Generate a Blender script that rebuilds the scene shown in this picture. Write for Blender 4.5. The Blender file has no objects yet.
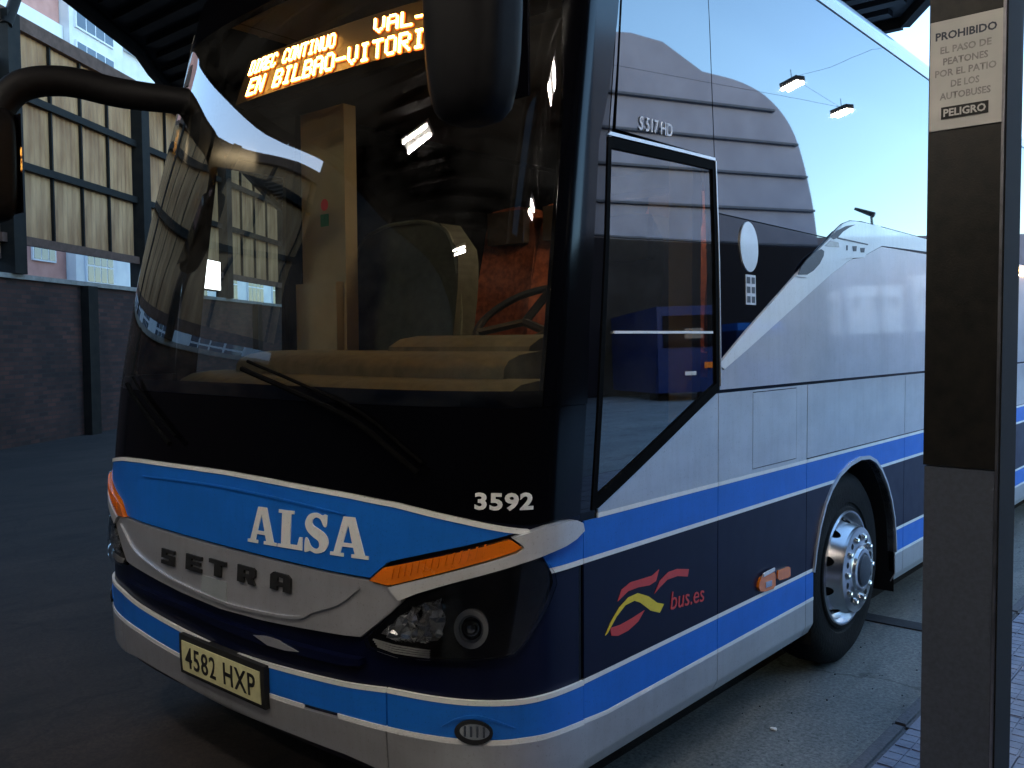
import bpy, bmesh, math, random
import numpy as np
from mathutils import Vector, Matrix
from mathutils.geometry import delaunay_2d_cdt
random.seed(4)
R = math.radians
scene = bpy.context.scene
col = scene.collection

# ------------------------------------------------------------------ camera
CAM = Vector((1.67015, -1.77698, 1.69702))
YAW, PITCH, ROLL, FOC = 0.7128, -0.0469, -0.0064, 896.6
cd = bpy.data.cameras.new('camera')
cam = bpy.data.objects.new('camera', cd); col.objects.link(cam)
cd.sensor_fit = 'HORIZONTAL'; cd.sensor_width = 36.0; cd.lens = FOC / 1024 * 36.0
cd.clip_start = 0.05; cd.clip_end = 4000
fw = Vector((-math.sin(YAW) * math.cos(PITCH), math.cos(YAW) * math.cos(PITCH), math.sin(PITCH)))
rt = Vector((math.cos(YAW), math.sin(YAW), 0)); up = rt.cross(fw)
rt2 = rt * math.cos(ROLL) + up * math.sin(ROLL); up2 = -rt * math.sin(ROLL) + up * math.cos(ROLL)
m = Matrix((rt2, up2, -fw)).transposed().to_4x4(); m.translation = CAM
cam.matrix_world = m
scene.camera = cam

# ------------------------------------------------------------------ sky, sun, exposure
SUN_EL, SUN_AZ = R(9), R(235)          # azimuth measured from +Y towards +X
world = bpy.data.worlds.new("World"); scene.world = world; world.use_nodes = True
wn = world.node_tree.nodes; wl = world.node_tree.links; wn.clear()
sky = wn.new('ShaderNodeTexSky'); sky.sky_type = 'NISHITA'; sky.sun_disc = False
sky.sun_elevation = SUN_EL; sky.sun_rotation = SUN_AZ
sky.air_density = 1.0; sky.dust_density = 0.4; sky.ozone_density = 2.6; sky.altitude = 50
bg = wn.new('ShaderNodeBackground'); bg.inputs[1].default_value = 0.15
wo = wn.new('ShaderNodeOutputWorld'); wl.new(sky.outputs[0], bg.inputs[0]); wl.new(bg.outputs[0], wo.inputs[0])
sd = bpy.data.lights.new('sun', 'SUN'); sd.energy = 0.5; sd.angle = R(15); sd.color = (1.0, 0.93, 0.84)
sun = bpy.data.objects.new('sun', sd); col.objects.link(sun)
sdir = Vector((math.sin(SUN_AZ) * math.cos(SUN_EL), math.cos(SUN_AZ) * math.cos(SUN_EL), math.sin(SUN_EL)))
sun.rotation_euler = sdir.to_track_quat('Z', 'Y').to_euler()
scene.view_settings.view_transform = 'Standard'; scene.view_settings.look = 'None'
scene.view_settings.exposure = 2.9; scene.view_settings.gamma = 1.0
try:
    scene.cycles.max_bounces = 8; scene.cycles.transparent_max_bounces = 16; scene.cycles.use_denoising = True
    scene.cycles.sample_clamp_indirect = 6.0
except Exception: pass

# ------------------------------------------------------------------ materials
def nodemat(name):
    m = bpy.data.materials.new(name); m.use_nodes = True
    nt = m.node_tree; p = nt.nodes['Principled BSDF']
    return m, nt, p
def objcoord(nt, scale):
    tc = nt.nodes.new('ShaderNodeTexCoord'); mp = nt.nodes.new('ShaderNodeMapping')
    nt.links.new(tc.outputs['Object'], mp.inputs[0])
    mp.inputs['Scale'].default_value = scale if isinstance(scale, tuple) else (scale,) * 3
    return mp.outputs[0]
def noise(nt, scale, detail=4, vec=None, rough=0.55):
    n = nt.nodes.new('ShaderNodeTexNoise'); n.inputs['Scale'].default_value = scale if vec is None else 1.0
    n.inputs['Detail'].default_value = detail; n.inputs['Roughness'].default_value = rough
    nt.links.new(vec if vec is not None else objcoord(nt, 1.0), n.inputs['Vector'])
    if vec is not None: n.inputs['Scale'].default_value = scale
    return n.outputs['Fac']
def ramp(nt, fac, stops):
    r = nt.nodes.new('ShaderNodeValToRGB'); e = r.color_ramp.elements
    e[0].position, e[0].color = stops[0][0], (*stops[0][1], 1)
    e[1].position, e[1].color = stops[-1][0], (*stops[-1][1], 1)
    for pos, c in stops[1:-1]:
        k = e.new(pos); k.color = (*c, 1)
    nt.links.new(fac, r.inputs[0]); return r.outputs[0]
def bump(nt, p, h, strength, dist=0.01):
    b = nt.nodes.new('ShaderNodeBump'); b.inputs['Strength'].default_value = strength; b.inputs['Distance'].default_value = dist
    nt.links.new(h, b.inputs['Height']); nt.links.new(b.outputs[0], p.inputs['Normal'])
def rough_mat(name, c0, c1, scale=6.0, rough=0.8, bmp=0.0, bscale=40, spec=0.4, metal=0.0, detail=5, vscale=None):
    m, nt, p = nodemat(name)
    f = noise(nt, scale, detail, None if vscale is None else objcoord(nt, vscale))
    nt.links.new(ramp(nt, f, [(0.3, c0), (0.7, c1)]), p.inputs['Base Color'])
    p.inputs['Roughness'].default_value = rough; p.inputs['Specular IOR Level'].default_value = spec; p.inputs['Metallic'].default_value = metal
    if bmp: bump(nt, p, noise(nt, bscale, 3), bmp)
    return m
def paint(name, c, metal=0.0, rough=0.35, coat=1.0, dirt=0.12, coat_rough=0.05, spec=0.5, coat_ior=1.5):
    m, nt, p = nodemat(name)
    f = noise(nt, 3.5, 6, objcoord(nt, (1, 1, 2.2)))
    d = tuple(x * (1 - dirt) for x in c)
    base = ramp(nt, f, [(0.35, d), (0.65, c)])
    sp = ramp(nt, noise(nt, 130.0, 3, rough=0.7), [(0.30, (0.55, 0.52, 0.48)), (0.40, (1, 1, 1))])      # fine road film and specks
    st = ramp(nt, noise(nt, 5.0, 6, objcoord(nt, (6, 6, 0.9)), 0.6), [(0.30, (0.80, 0.78, 0.75)), (0.55, (1, 1, 1))])   # faint run marks
    cur = base
    for q, qa in ((sp, 0.6), (st, 0.3)):
        mx = nt.nodes.new('ShaderNodeMix'); mx.data_type = 'RGBA'; mx.blend_type = 'MULTIPLY'; mx.inputs[0].default_value = qa
        nt.links.new(cur, mx.inputs[6]); nt.links.new(q, mx.inputs[7]); cur = mx.outputs[2]
    nt.links.new(cur, p.inputs['Base Color'])
    g = noise(nt, 9.0, 4)
    mr = nt.nodes.new('ShaderNodeMapRange'); mr.inputs['To Min'].default_value = rough * 0.8; mr.inputs['To Max'].default_value = rough * 1.25
    nt.links.new(g, mr.inputs[0]); nt.links.new(mr.outputs[0], p.inputs['Roughness'])
    p.inputs['Metallic'].default_value = metal; p.inputs['Coat Weight'].default_value = coat
    p.inputs['Coat Roughness'].default_value = coat_rough; p.inputs['Coat IOR'].default_value = coat_ior
    p.inputs['Specular IOR Level'].default_value = spec
    return m
def glass(name, tint, ior=1.55, rough=0.0, gloss=(1, 1, 1)):
    m = bpy.data.materials.new(name); m.use_nodes = True; nt = m.node_tree; nt.nodes.clear()
    tr = nt.nodes.new('ShaderNodeBsdfTransparent'); tr.inputs[0].default_value = (*tint, 1)
    gl = nt.nodes.new('ShaderNodeBsdfGlossy'); gl.inputs['Roughness'].default_value = rough; gl.inputs[0].default_value = (*gloss, 1)
    fr = nt.nodes.new('ShaderNodeFresnel'); fr.inputs[0].default_value = ior
    mx = nt.nodes.new('ShaderNodeMixShader'); o = nt.nodes.new('ShaderNodeOutputMaterial')
    nt.links.new(fr.outputs[0], mx.inputs[0]); nt.links.new(tr.outputs[0], mx.inputs[1]); nt.links.new(gl.outputs[0], mx.inputs[2]); nt.links.new(mx.outputs[0], o.inputs[0])
    return m
def smear(m, amount, c=(0.5, 0.5, 0.48)):
    """thin uneven film of dust on a glass material"""
    nt = m.node_tree; o = next(n for n in nt.nodes if n.type == 'OUTPUT_MATERIAL'); src = o.inputs[0].links[0].from_socket
    df = nt.nodes.new('ShaderNodeBsdfDiffuse'); df.inputs[0].default_value = (*c, 1); mx = nt.nodes.new('ShaderNodeMixShader')
    f = ramp(nt, noise(nt, 2.2, 8, objcoord(nt, (1, 1, 1.6)), 0.7), [(0.40, (0, 0, 0)), (0.75, (amount,) * 3)])
    nt.links.new(f, mx.inputs[0]); nt.links.new(src, mx.inputs[1]); nt.links.new(df.outputs[0], mx.inputs[2]); nt.links.new(mx.outputs[0], o.inputs[0])
def emit(name, c, s):
    m, nt, p = nodemat(name); p.inputs['Base Color'].default_value = (0.004, 0.004, 0.004, 1)
    p.inputs['Emission Color'].default_value = (*c, 1); p.inputs['Emission Strength'].default_value = s
    return m
def black_glass(name, c, ior):
    m, nt, p = nodemat(name)
    f = noise(nt, 2.0, 4)
    nt.links.new(ramp(nt, f, [(0.3, c), (0.7, tuple(x * 1.4 for x in c))]), p.inputs['Base Color'])
    p.inputs['Roughness'].default_value = 0.015; p.inputs['IOR'].default_value = ior
    return m

M = {}
M['blue'] = paint('blue paint', (0.010, 0.148, 0.60), rough=0.4, coat=0.25, spec=0.25)
M['navy'] = paint('navy paint', (0.002, 0.004, 0.023), rough=0.35, coat=0.06, spec=0.2)
M['silver'] = paint('silver paint', (0.62, 0.62, 0.64), metal=0.68, rough=0.42, coat=0.7)
M['silver_up'] = paint('silver belt paint', (0.58, 0.58, 0.62), metal=0.3, rough=0.4, coat=1.0, coat_ior=1.9)
M['wing'] = paint('bright silver paint', (0.66, 0.66, 0.66), metal=0.25, rough=0.35, coat=0.8)
M['white'] = paint('white trim', (0.84, 0.84, 0.82), rough=0.4, coat=0.4, dirt=0.06)
M['black'] = paint('gloss black', (0.002, 0.002, 0.003), rough=0.12, coat=0.0, spec=0.22)
M['bright'] = rough_mat('bright plated plastic', (0.75, 0.75, 0.75), (0.85, 0.85, 0.85), 8, 0.12, metal=0.85)
M['rubber'] = rough_mat('rubber', (0.006, 0.006, 0.007), (0.016, 0.016, 0.018), 12, 0.6, 0.2)
M['tyre'] = rough_mat('tyre rubber', (0.003, 0.003, 0.003), (0.009, 0.008, 0.007), 10, 0.75, 0.3, 60, spec=0.15)
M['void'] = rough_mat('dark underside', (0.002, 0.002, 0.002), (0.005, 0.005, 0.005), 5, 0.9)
M['chrome'] = rough_mat('polished alloy', (0.60, 0.60, 0.62), (0.80, 0.80, 0.80), 8, 0.24, 0, spec=0.6, metal=1.0)
M['steel'] = rough_mat('dull steel', (0.18, 0.18, 0.19), (0.32, 0.32, 0.34), 14, 0.35, metal=1.0)
M['orange'] = paint('amber lens', (0.80, 0.18, 0.006), rough=0.25)
M['red'] = paint('red print', (0.65, 0.05, 0.04), rough=0.4, coat=0.3)
M['yellow'] = paint('yellow print', (0.85, 0.62, 0.02), rough=0.4, coat=0.3)
M['plate'] = rough_mat('plate sheeting', (0.62, 0.58, 0.30), (0.74, 0.70, 0.38), 30, 0.45)
M['ink'] = rough_mat('black print', (0.008, 0.008, 0.008), (0.015, 0.015, 0.015), 20, 0.6)
M['upglass'] = black_glass('tinted side glass', (0.006, 0.008, 0.012), 2.35)
M['sideglass'] = black_glass('lower tinted glass', (0.003, 0.003, 0.005), 1.5)
M['windscreen'] = glass('windscreen glass', (0.62, 0.66, 0.62), 1.85)
M['dglass'] = glass('driver window glass', (0.30, 0.32, 0.30), 2.3)
smear(M['windscreen'], 0.05); smear(M['dglass'], 0.04)
M['lampglass'] = glass('lamp cover', (0.85, 0.85, 0.85), 1.45)
M['dash'] = rough_mat('dashboard plastic', (0.075, 0.078, 0.060), (0.13, 0.13, 0.10), 20, 0.6, 0.1, 200)
M['cream'] = rough_mat('cream panel', (0.26, 0.21, 0.12), (0.34, 0.27, 0.16), 4, 0.55)
M['seatred'] = rough_mat('red seat cloth', (0.14, 0.032, 0.014), (0.38, 0.10, 0.040), 26, 0.9, 0.3, 120)
M['seatdark'] = rough_mat('dark seat cloth', (0.03, 0.02, 0.015), (0.06, 0.04, 0.03), 20, 0.85, 0.3, 120)
M['olive'] = rough_mat('olive padding', (0.030, 0.030, 0.020), (0.055, 0.055, 0.038), 18, 0.7, 0.1, 80)
M['led'] = emit('amber display dots', (1.0, 0.42, 0.075), 10.0)
M['litsign'] = emit('lit white sign', (0.9, 0.95, 1.0), 1.1)
M['ledhalo'] = emit('amber bloom halo', (1.0, 0.085, 0.001), 0.42)  # bloom round the display letters, put in as a glowing layer
M['ledback'] = emit('amber display panel', (1.0, 0.18, 0.004), 0.0)
M['tube'] = emit('fluorescent tube', (1.0, 0.90, 0.77), 30.0)
M['cabfill'] = emit('warm cab fill', (1.0, 0.72, 0.44), 10.0)  # emissive fill added inside the cab, no fitted lamp
M['postgrey'] = rough_mat('grey post paint', (0.034, 0.041, 0.056), (0.048, 0.058, 0.078), 90, 0.55, 0.2, 300, detail=2)
M['postdark'] = rough_mat('dark speckled cladding', (0.002, 0.002, 0.002), (0.013, 0.011, 0.008), 26, 0.35, 0.1, 200, detail=6)
M['signwhite'] = rough_mat('sign enamel', (0.36, 0.36, 0.34), (0.46, 0.45, 0.42), 7, 0.5)
M['signfade'] = rough_mat('faded grey print', (0.17, 0.165, 0.16), (0.27, 0.26, 0.25), 60, 0.6)
M['panel'] = rough_mat('weathered translucent sheet', (0.20, 0.085, 0.030), (0.52, 0.29, 0.135), 1.0, 0.7, vscale=(4.0, 4.0, 0.7), detail=8)
M['beam'] = rough_mat('dark painted steel', (0.005, 0.004, 0.0035), (0.014, 0.011, 0.008), 5, 0.7, spec=0.2)
M['rust'] = rough_mat('brown weathered steel', (0.07, 0.035, 0.022), (0.13, 0.07, 0.05), 7, 0.8)
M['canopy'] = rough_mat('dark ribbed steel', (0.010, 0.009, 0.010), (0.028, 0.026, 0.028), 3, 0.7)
M['coping'] = rough_mat('stone coping', (0.20, 0.18, 0.16), (0.30, 0.28, 0.25), 8, 0.85, 0.3)
M['pink'] = rough_mat('pink render', (0.50, 0.24, 0.20), (0.60, 0.31, 0.26), 2, 0.9)
M['render'] = rough_mat('white render', (0.66, 0.67, 0.70), (0.80, 0.80, 0.80), 1.5, 0.9)
M['frame'] = rough_mat('white joinery', (0.75, 0.76, 0.80), (0.82, 0.82, 0.84), 4, 0.6)
M['pane'] = black_glass('window pane', (0.05, 0.07, 0.10), 1.5)
M['facade'] = rough_mat('grey facade cladding', (0.19, 0.22, 0.31), (0.25, 0.29, 0.40), 0.5, 0.8)
M['sodium'] = emit('lit sodium lamp', (1.0, 0.50, 0.12), 60.0)
M['ledge'] = rough_mat('dark slab edge', (0.06, 0.08, 0.11), (0.08, 0.10, 0.14), 2, 0.8)
M['greywall'] = rough_mat('grey lavender render', (0.14, 0.14, 0.18), (0.20, 0.20, 0.25), 0.7, 0.9)
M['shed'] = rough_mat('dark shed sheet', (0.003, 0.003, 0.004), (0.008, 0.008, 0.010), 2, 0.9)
M['coachblue'] = paint('far coach paint', (0.004, 0.02, 0.10), coat=0.0, spec=0.1)
M['sticker'] = rough_mat('white sticker', (0.6, 0.6, 0.62), (0.75, 0.75, 0.78), 60, 0.5)
M['green'] = rough_mat('green sticker', (0.03, 0.16, 0.05), (0.05, 0.22, 0.08), 40, 0.6)
M['kerb'] = rough_mat('kerb granite', (0.07, 0.07, 0.08), (0.13, 0.13, 0.14), 60, 0.85, 0.4, 120)
M['mirror'] = rough_mat('mirror housing plastic', (0.003, 0.003, 0.004), (0.006, 0.006, 0.007), 30, 0.6, spec=0.12)
M['wiper'] = rough_mat('wiper rubber', (0.001, 0.001, 0.001), (0.003, 0.003, 0.003), 30, 0.8, spec=0.04)
M['palepatch'] = paint('pale nose patch', (0.42, 0.46, 0.47), metal=0.3, rough=0.4)

def asphalt(name, lo, hi, stain, rough=0.85):
    m, nt, p = nodemat(name)
    a = noise(nt, 1.1, 8, objcoord(nt, (1, 0.45, 1)), 0.65); b = noise(nt, 55, 6, rough=0.8)
    c1 = ramp(nt, a, [(0.30, lo), (0.52, tuple((x + y) / 2 for x, y in zip(lo, hi))), (0.72, hi)])
    c2 = ramp(nt, b, [(0.38, (0.30, 0.30, 0.30)), (0.62, (1.7, 1.66, 1.58))])
    mx = nt.nodes.new('ShaderNodeMix'); mx.data_type = 'RGBA'; mx.blend_type = 'MULTIPLY'; mx.inputs[0].default_value = 0.8
    nt.links.new(c1, mx.inputs[6]); nt.links.new(c2, mx.inputs[7])
    s = noise(nt, 3.3, 7, objcoord(nt, (1, 0.3, 1)), 0.7)
    sr = ramp(nt, s, [(0.52, (1, 1, 1)), (0.66, stain)])
    m2 = nt.nodes.new('ShaderNodeMix'); m2.data_type = 'RGBA'; m2.blend_type = 'MULTIPLY'; m2.inputs[0].default_value = 1
    nt.links.new(mx.outputs[2], m2.inputs[6]); nt.links.new(sr, m2.inputs[7]); nt.links.new(m2.outputs[2], p.inputs['Base Color'])
    p.inputs['Roughness'].default_value = rough; 
    vo = nt.nodes.new('ShaderNodeTexVoronoi'); vo.feature = 'DISTANCE_TO_EDGE'; vo.inputs['Scale'].default_value = 0.55
    wv = nt.nodes.new('ShaderNodeVectorMath'); wv.operation = 'MULTIPLY_ADD'; nz = nt.nodes.new('ShaderNodeTexNoise'); nz.inputs['Scale'].default_value = 2.5; nz.inputs['Detail'].default_value = 6
    oc = objcoord(nt, 1.0); nt.links.new(oc, nz.inputs['Vector']); nt.links.new(nz.outputs['Color'], wv.inputs[0]); wv.inputs[1].default_value = (0.9, 0.9, 0); nt.links.new(oc, wv.inputs[2]); nt.links.new(wv.outputs[0], vo.inputs['Vector'])
    cr = ramp(nt, vo.outputs['Distance'], [(0.002, (0.25, 0.25, 0.25)), (0.009, (1, 1, 1))])
    m3 = nt.nodes.new('ShaderNodeMix'); m3.data_type = 'RGBA'; m3.blend_type = 'MULTIPLY'; m3.inputs[0].default_value = 0.8
    nt.links.new(m2.outputs[2], m3.inputs[6]); nt.links.new(cr, m3.inputs[7]); nt.links.new(m3.outputs[2], p.inputs['Base Color'])
    bump(nt, p, b, 0.5, 0.006)
    return m
M['asphalt'] = asphalt('yard asphalt', (0.006, 0.004, 0.0035), (0.034, 0.023, 0.018), (0.25, 0.25, 0.25), 0.85)
M['apron'] = asphalt('worn concrete apron', (0.05, 0.062, 0.068), (0.24, 0.235, 0.215), (0.42, 0.45, 0.5), 0.6)
M['yard'] = asphalt('open yard concrete', (0.16, 0.19, 0.22), (0.30, 0.33, 0.36), (0.7, 0.7, 0.72), 0.7)
M['tile'] = rough_mat('blue grey paving tile', (0.13, 0.14, 0.19), (0.24, 0.25, 0.31), 9, 0.6, 0.3, 90)
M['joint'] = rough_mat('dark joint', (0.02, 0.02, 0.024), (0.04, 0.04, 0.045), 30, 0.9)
def brickmat():
    m, nt, p = nodemat('old brick')
    tc = nt.nodes.new('ShaderNodeUVMap'); b = nt.nodes.new('ShaderNodeTexBrick')
    nt.links.new(tc.outputs[0], b.inputs['Vector'])
    b.inputs['Color1'].default_value = (0.022, 0.009, 0.007, 1); b.inputs['Color2'].default_value = (0.075, 0.025, 0.016, 1); b.inputs['Mortar'].default_value = (0.028, 0.020, 0.016, 1)
    b.inputs['Scale'].default_value = 1.0; b.inputs['Brick Width'].default_value = 0.25; b.inputs['Row Height'].default_value = 0.075; b.inputs['Mortar Size'].default_value = 0.008
    n = noise(nt, 1.2, 6)
    mx = nt.nodes.new('ShaderNodeMix'); mx.data_type = 'RGBA'; mx.blend_type = 'MULTIPLY'; mx.inputs[0].default_value = 0.9
    nt.links.new(b.outputs['Color'], mx.inputs[6]); nt.links.new(ramp(nt, n, [(0.3, (0.45, 0.45, 0.45)), (0.7, (1.2, 1.2, 1.2))]), mx.inputs[7])
    nt.links.new(mx.outputs[2], p.inputs['Base Color']); p.inputs['Roughness'].default_value = 0.9
    bump(nt, p, b.outputs['Fac'], -0.6, 0.01); return m
M['brick'] = brickmat()

# ------------------------------------------------------------------ object helpers
def link(name, me, mat, parent=None):
    o = bpy.data.objects.new(name, me); col.objects.link(o)
    if mat is not None and not me.materials: me.materials.append(mat)
    if parent is not None:
        o.parent = parent
        if parent.type == 'EMPTY': o.matrix_parent_inverse = (Matrix.Translation(parent.location) @ parent.rotation_euler.to_matrix().to_4x4()).inverted()
    return o
def thing(name, label, cat, loc=(0, 0, 0), group=None):
    o = bpy.data.objects.new(name, None); col.objects.link(o); o.location = loc
    o['label'] = label; o['category'] = cat
    if group: o['group'] = group
    return o
def tag(o, label, cat, group=None):
    o['label'] = label; o['category'] = cat
    if group: o['group'] = group
    return o
def struct(o): o['kind'] = 'structure'; return o
def bm_obj(name, bm, mat, parent=None, smooth=False, bevel=0.0):
    if bevel: bmesh.ops.bevel(bm, geom=[e for e in bm.edges if len(e.link_faces) == 2 and e.calc_face_angle(0) > 0.6], offset=bevel, segments=2, affect='EDGES', profile=0.6)
    bmesh.ops.recalc_face_normals(bm, faces=bm.faces)
    me = bpy.data.meshes.new(name); bm.to_mesh(me); bm.free()
    if smooth:
        for p in me.polygons: p.use_smooth = True
        try: me.set_sharp_from_angle(angle=R(40))
        except Exception: pass
    return link(name, me, mat, parent)
def add_box(bm, a, b, rot=None, origin=None):
    """box between corners a and b; vertices optionally passed through rot/origin"""
    v = [bm.verts.new((x, y, z)) for x in (a[0], b[0]) for y in (a[1], b[1]) for z in (a[2], b[2])]
    for q in ((0, 1, 3, 2), (4, 6, 7, 5), (0, 4, 5, 1), (2, 3, 7, 6), (0, 2, 6, 4), (1, 5, 7, 3)): bm.faces.new([v[i] for i in q])
    if rot is not None:
        for w in v: w.co = rot @ w.co + (origin or Vector())
    return v
def box(name, a, b, mat, parent=None, bevel=0.0, rot=None, origin=None):
    bm = bmesh.new(); add_box(bm, a, b, rot, origin); return bm_obj(name, bm, mat, parent, False, bevel)
def add_tube(bm, pts, rad, seg=10, flat=1.0, updir=Vector((0, 0, 1))):
    pts = [Vector(p) for p in pts]; n = len(pts); rings = []
    rads = rad if isinstance(rad, (list, tuple)) else [rad] * n
    for i, p in enumerate(pts):
        t = (pts[min(i + 1, n - 1)] - pts[max(i - 1, 0)]).normalized()
        u = t.cross(updir); u = u.normalized() if u.length > 1e-4 else t.orthogonal().normalized(); w = u.cross(t)
        rings.append([bm.verts.new(p + u * math.cos(k * 2 * math.pi / seg) * rads[i] + w * math.sin(k * 2 * math.pi / seg) * rads[i] * flat) for k in range(seg)])
    for a, b in zip(rings, rings[1:]):
        for k in range(seg): bm.faces.new((a[k], a[(k + 1) % seg], b[(k + 1) % seg], b[k]))
    bm.faces.new(rings[0]); bm.faces.new(rings[-1][::-1])
def tube(name, pts, rad, mat, parent=None, seg=10, flat=1.0):
    bm = bmesh.new(); add_tube(bm, pts, rad, seg, flat); return bm_obj(name, bm, mat, parent, True)
def spline(pts, n=8):
    """Catmull-Rom through the points (tuples of any length)"""
    P = [np.array(p, float) for p in pts]; P = [2 * P[0] - P[1]] + P + [2 * P[-1] - P[-2]]; out = []
    for i in range(1, len(P) - 2):
        for k in range(n):
            t = k / n; a, b, c, d = P[i - 1:i + 3]
            out.append(tuple(0.5 * (2 * b + (c - a) * t + (2 * a - 5 * b + 4 * c - d) * t * t + (3 * b - a - 3 * c + d) * t ** 3)))
    out.append(tuple(P[-2])); return out
def lathe_x(bm, prof, seg=48, cx=0, cy=0, cz=0):
    """profile of (x, radius) turned about the x axis"""
    rings = []
    for x, r in prof: rings.append([bm.verts.new((cx + x, cy + math.cos(k * 2 * math.pi / seg) * r, cz + math.sin(k * 2 * math.pi / seg) * r)) for k in range(seg)])
    for a, b in zip(rings, rings[1:]):
        for k in range(seg): bm.faces.new((a[k], a[(k + 1) % seg], b[(k + 1) % seg], b[k]))
    return rings

# ------------------------------------------------------------------ the coach's skin: one surface P(s, z)
# s runs along the coach's left side (s = distance from the front), round the front, and back along the right side
HW, D0, NN = 1.275, 0.45, 3.4
_th = np.linspace(0, math.pi, 2001)
def _sup(t, n):
    c = np.cos(t); return HW * np.sign(c) * np.abs(c) ** (2 / n) - HW, 1 - np.abs(np.sin(t)) ** (2 / n)
_X, _Y = _sup(_th, NN); _Y = _Y * D0
_S = D0 - np.concatenate([[0], np.cumsum(np.hypot(np.diff(_X), np.diff(_Y)))])
SM = float(_S[-1]); MID = (D0 + SM) / 2
_zz = np.arange(0, 4, .002)
def _soft(zs, vs):
    v = np.interp(_zz, zs, vs); k = np.exp(-0.5 * (np.arange(-90, 91) * .002 / .06) ** 2); k /= k.sum()
    s = np.convolve(np.pad(v, 90, 'edge'), k, 'valid'); w = np.clip((_zz - .55) / .3, 0, 1); return v * (1 - w) + s * w
_b = _soft([0, .3, .36, .5, .75, 1.2, 1.6, 2.0, 2.4, 2.8, 3.1, 3.3, 3.5, 3.7], [.05, .05, .01, 0, 0, .03, .078, .142, .232, .338, .42, .51, .66, .95])
_x = _soft([0, .3, .36, 1.5, 2.0, 3.0, 3.3, 3.42, 3.55, 3.65, 3.7], [.03, .03, 0, 0, .01, .055, .085, .11, .2, .36, .5])
def P(s, z):
    s = np.asarray(s, float); z = np.asarray(z, float)
    b = np.interp(z, _zz, _b); xi = np.interp(z, _zz, _x); D = D0 + np.interp(z, [1.1, 3.4], [0, .24]); n = np.interp(z, [1.5, 3.0], [3.4, 2.1])
    t = np.interp(-s, -_S, _th); x, y = _sup(t, n); yf = b + (D - b) * y
    sm = lambda q: (lambda c: c * c * (3 - 2 * c))(np.clip(q, 0, 1))
    tl = s; tr = D0 + SM - s
    yl = tl + (D - D0) * (1 - sm((tl - D0) / .8)); yr = tr + (D - D0) * (1 - sm((tr - D0) / .8))
    L = s >= D0; Rr = s <= SM
    x = np.where(L, 0.0, np.where(Rr, -2 * HW, x)); y = np.where(L, yl, np.where(Rr, yr, yf))
    return np.stack([-HW + (x + HW) * (1 - xi / HW), y, z], -1)
def PN(s, z):
    h = 0.006; a = P(s + h, z) - P(s - h, z); b = P(s, z + h) - P(s, z - h)
    n = np.cross(a, b); n /= np.linalg.norm(n, axis=-1, keepdims=True) + 1e-12
    return n
def mir(poly): return [(2 * MID - a, b) for a, b in poly]
def area2(p): return sum(p[i][0] * p[(i + 1) % len(p)][1] - p[(i + 1) % len(p)][0] * p[i][1] for i in range(len(p)))
def fill2d(poly, holes=(), cuts=None):
    """triangulated planar bmesh of a polygon with holes, cut along grid lines"""
    loops = [list(poly)] + [list(h) for h in holes]; vs = []; fs = []
    for lp in loops:
        if area2(lp) < 0: lp = lp[::-1]
        fs.append(list(range(len(vs), len(vs) + len(lp)))); vs += [Vector((float(a), float(b))) for a, b in lp]
    r = delaunay_2d_cdt(vs, [], fs, 1, 1e-6)
    bm = bmesh.new(); bv = [bm.verts.new((v.x, v.y, 0)) for v in r[0]]
    for f, o in zip(r[2], r[5]):
        if 0 in o and len(o) == 1:
            try: bm.faces.new([bv[i] for i in f])
            except ValueError: pass
    for v in [v for v in bm.verts if not v.link_faces]: bm.verts.remove(v)
    if cuts:
        us, vs_ = cuts
        for u in us: bmesh.ops.bisect_plane(bm, geom=bm.verts[:] + bm.edges[:] + bm.faces[:], plane_co=(u, 0, 0), plane_no=(1, 0, 0), dist=1e-6)
        for v in vs_: bmesh.ops.bisect_plane(bm, geom=bm.verts[:] + bm.edges[:] + bm.faces[:], plane_co=(0, v, 0), plane_no=(0, 1, 0), dist=1e-6)
    return bm
def grid_cuts(poly):
    a = min(p[0] for p in poly); b = max(p[0] for p in poly); c = min(p[1] for p in poly); d = max(p[1] for p in poly); us = []; x = a
    while x < b:
        t = x if x > MID else 2 * MID - x
        x += 0.022 if -0.35 < t < 0.5 else (0.05 if t < 1.35 else 0.4)
        if x < b: us.append(x)
    k = 0.05 if b - a > .2 else .1
    vs = [c + i * k for i in range(1, int((d - c) / k) + 1) if c + i * k < d - 1e-4]
    if a > 1.3 and c > 1.1: vs = [c + i * .12 for i in range(1, int((d - c) / .12) + 1) if c + i * .12 < d - 1e-4]
    if c < .36: vs = sorted(vs + [v for v in (.318, .33, .345, .356, .364, .372) if c < v < d])
    return us, vs
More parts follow.
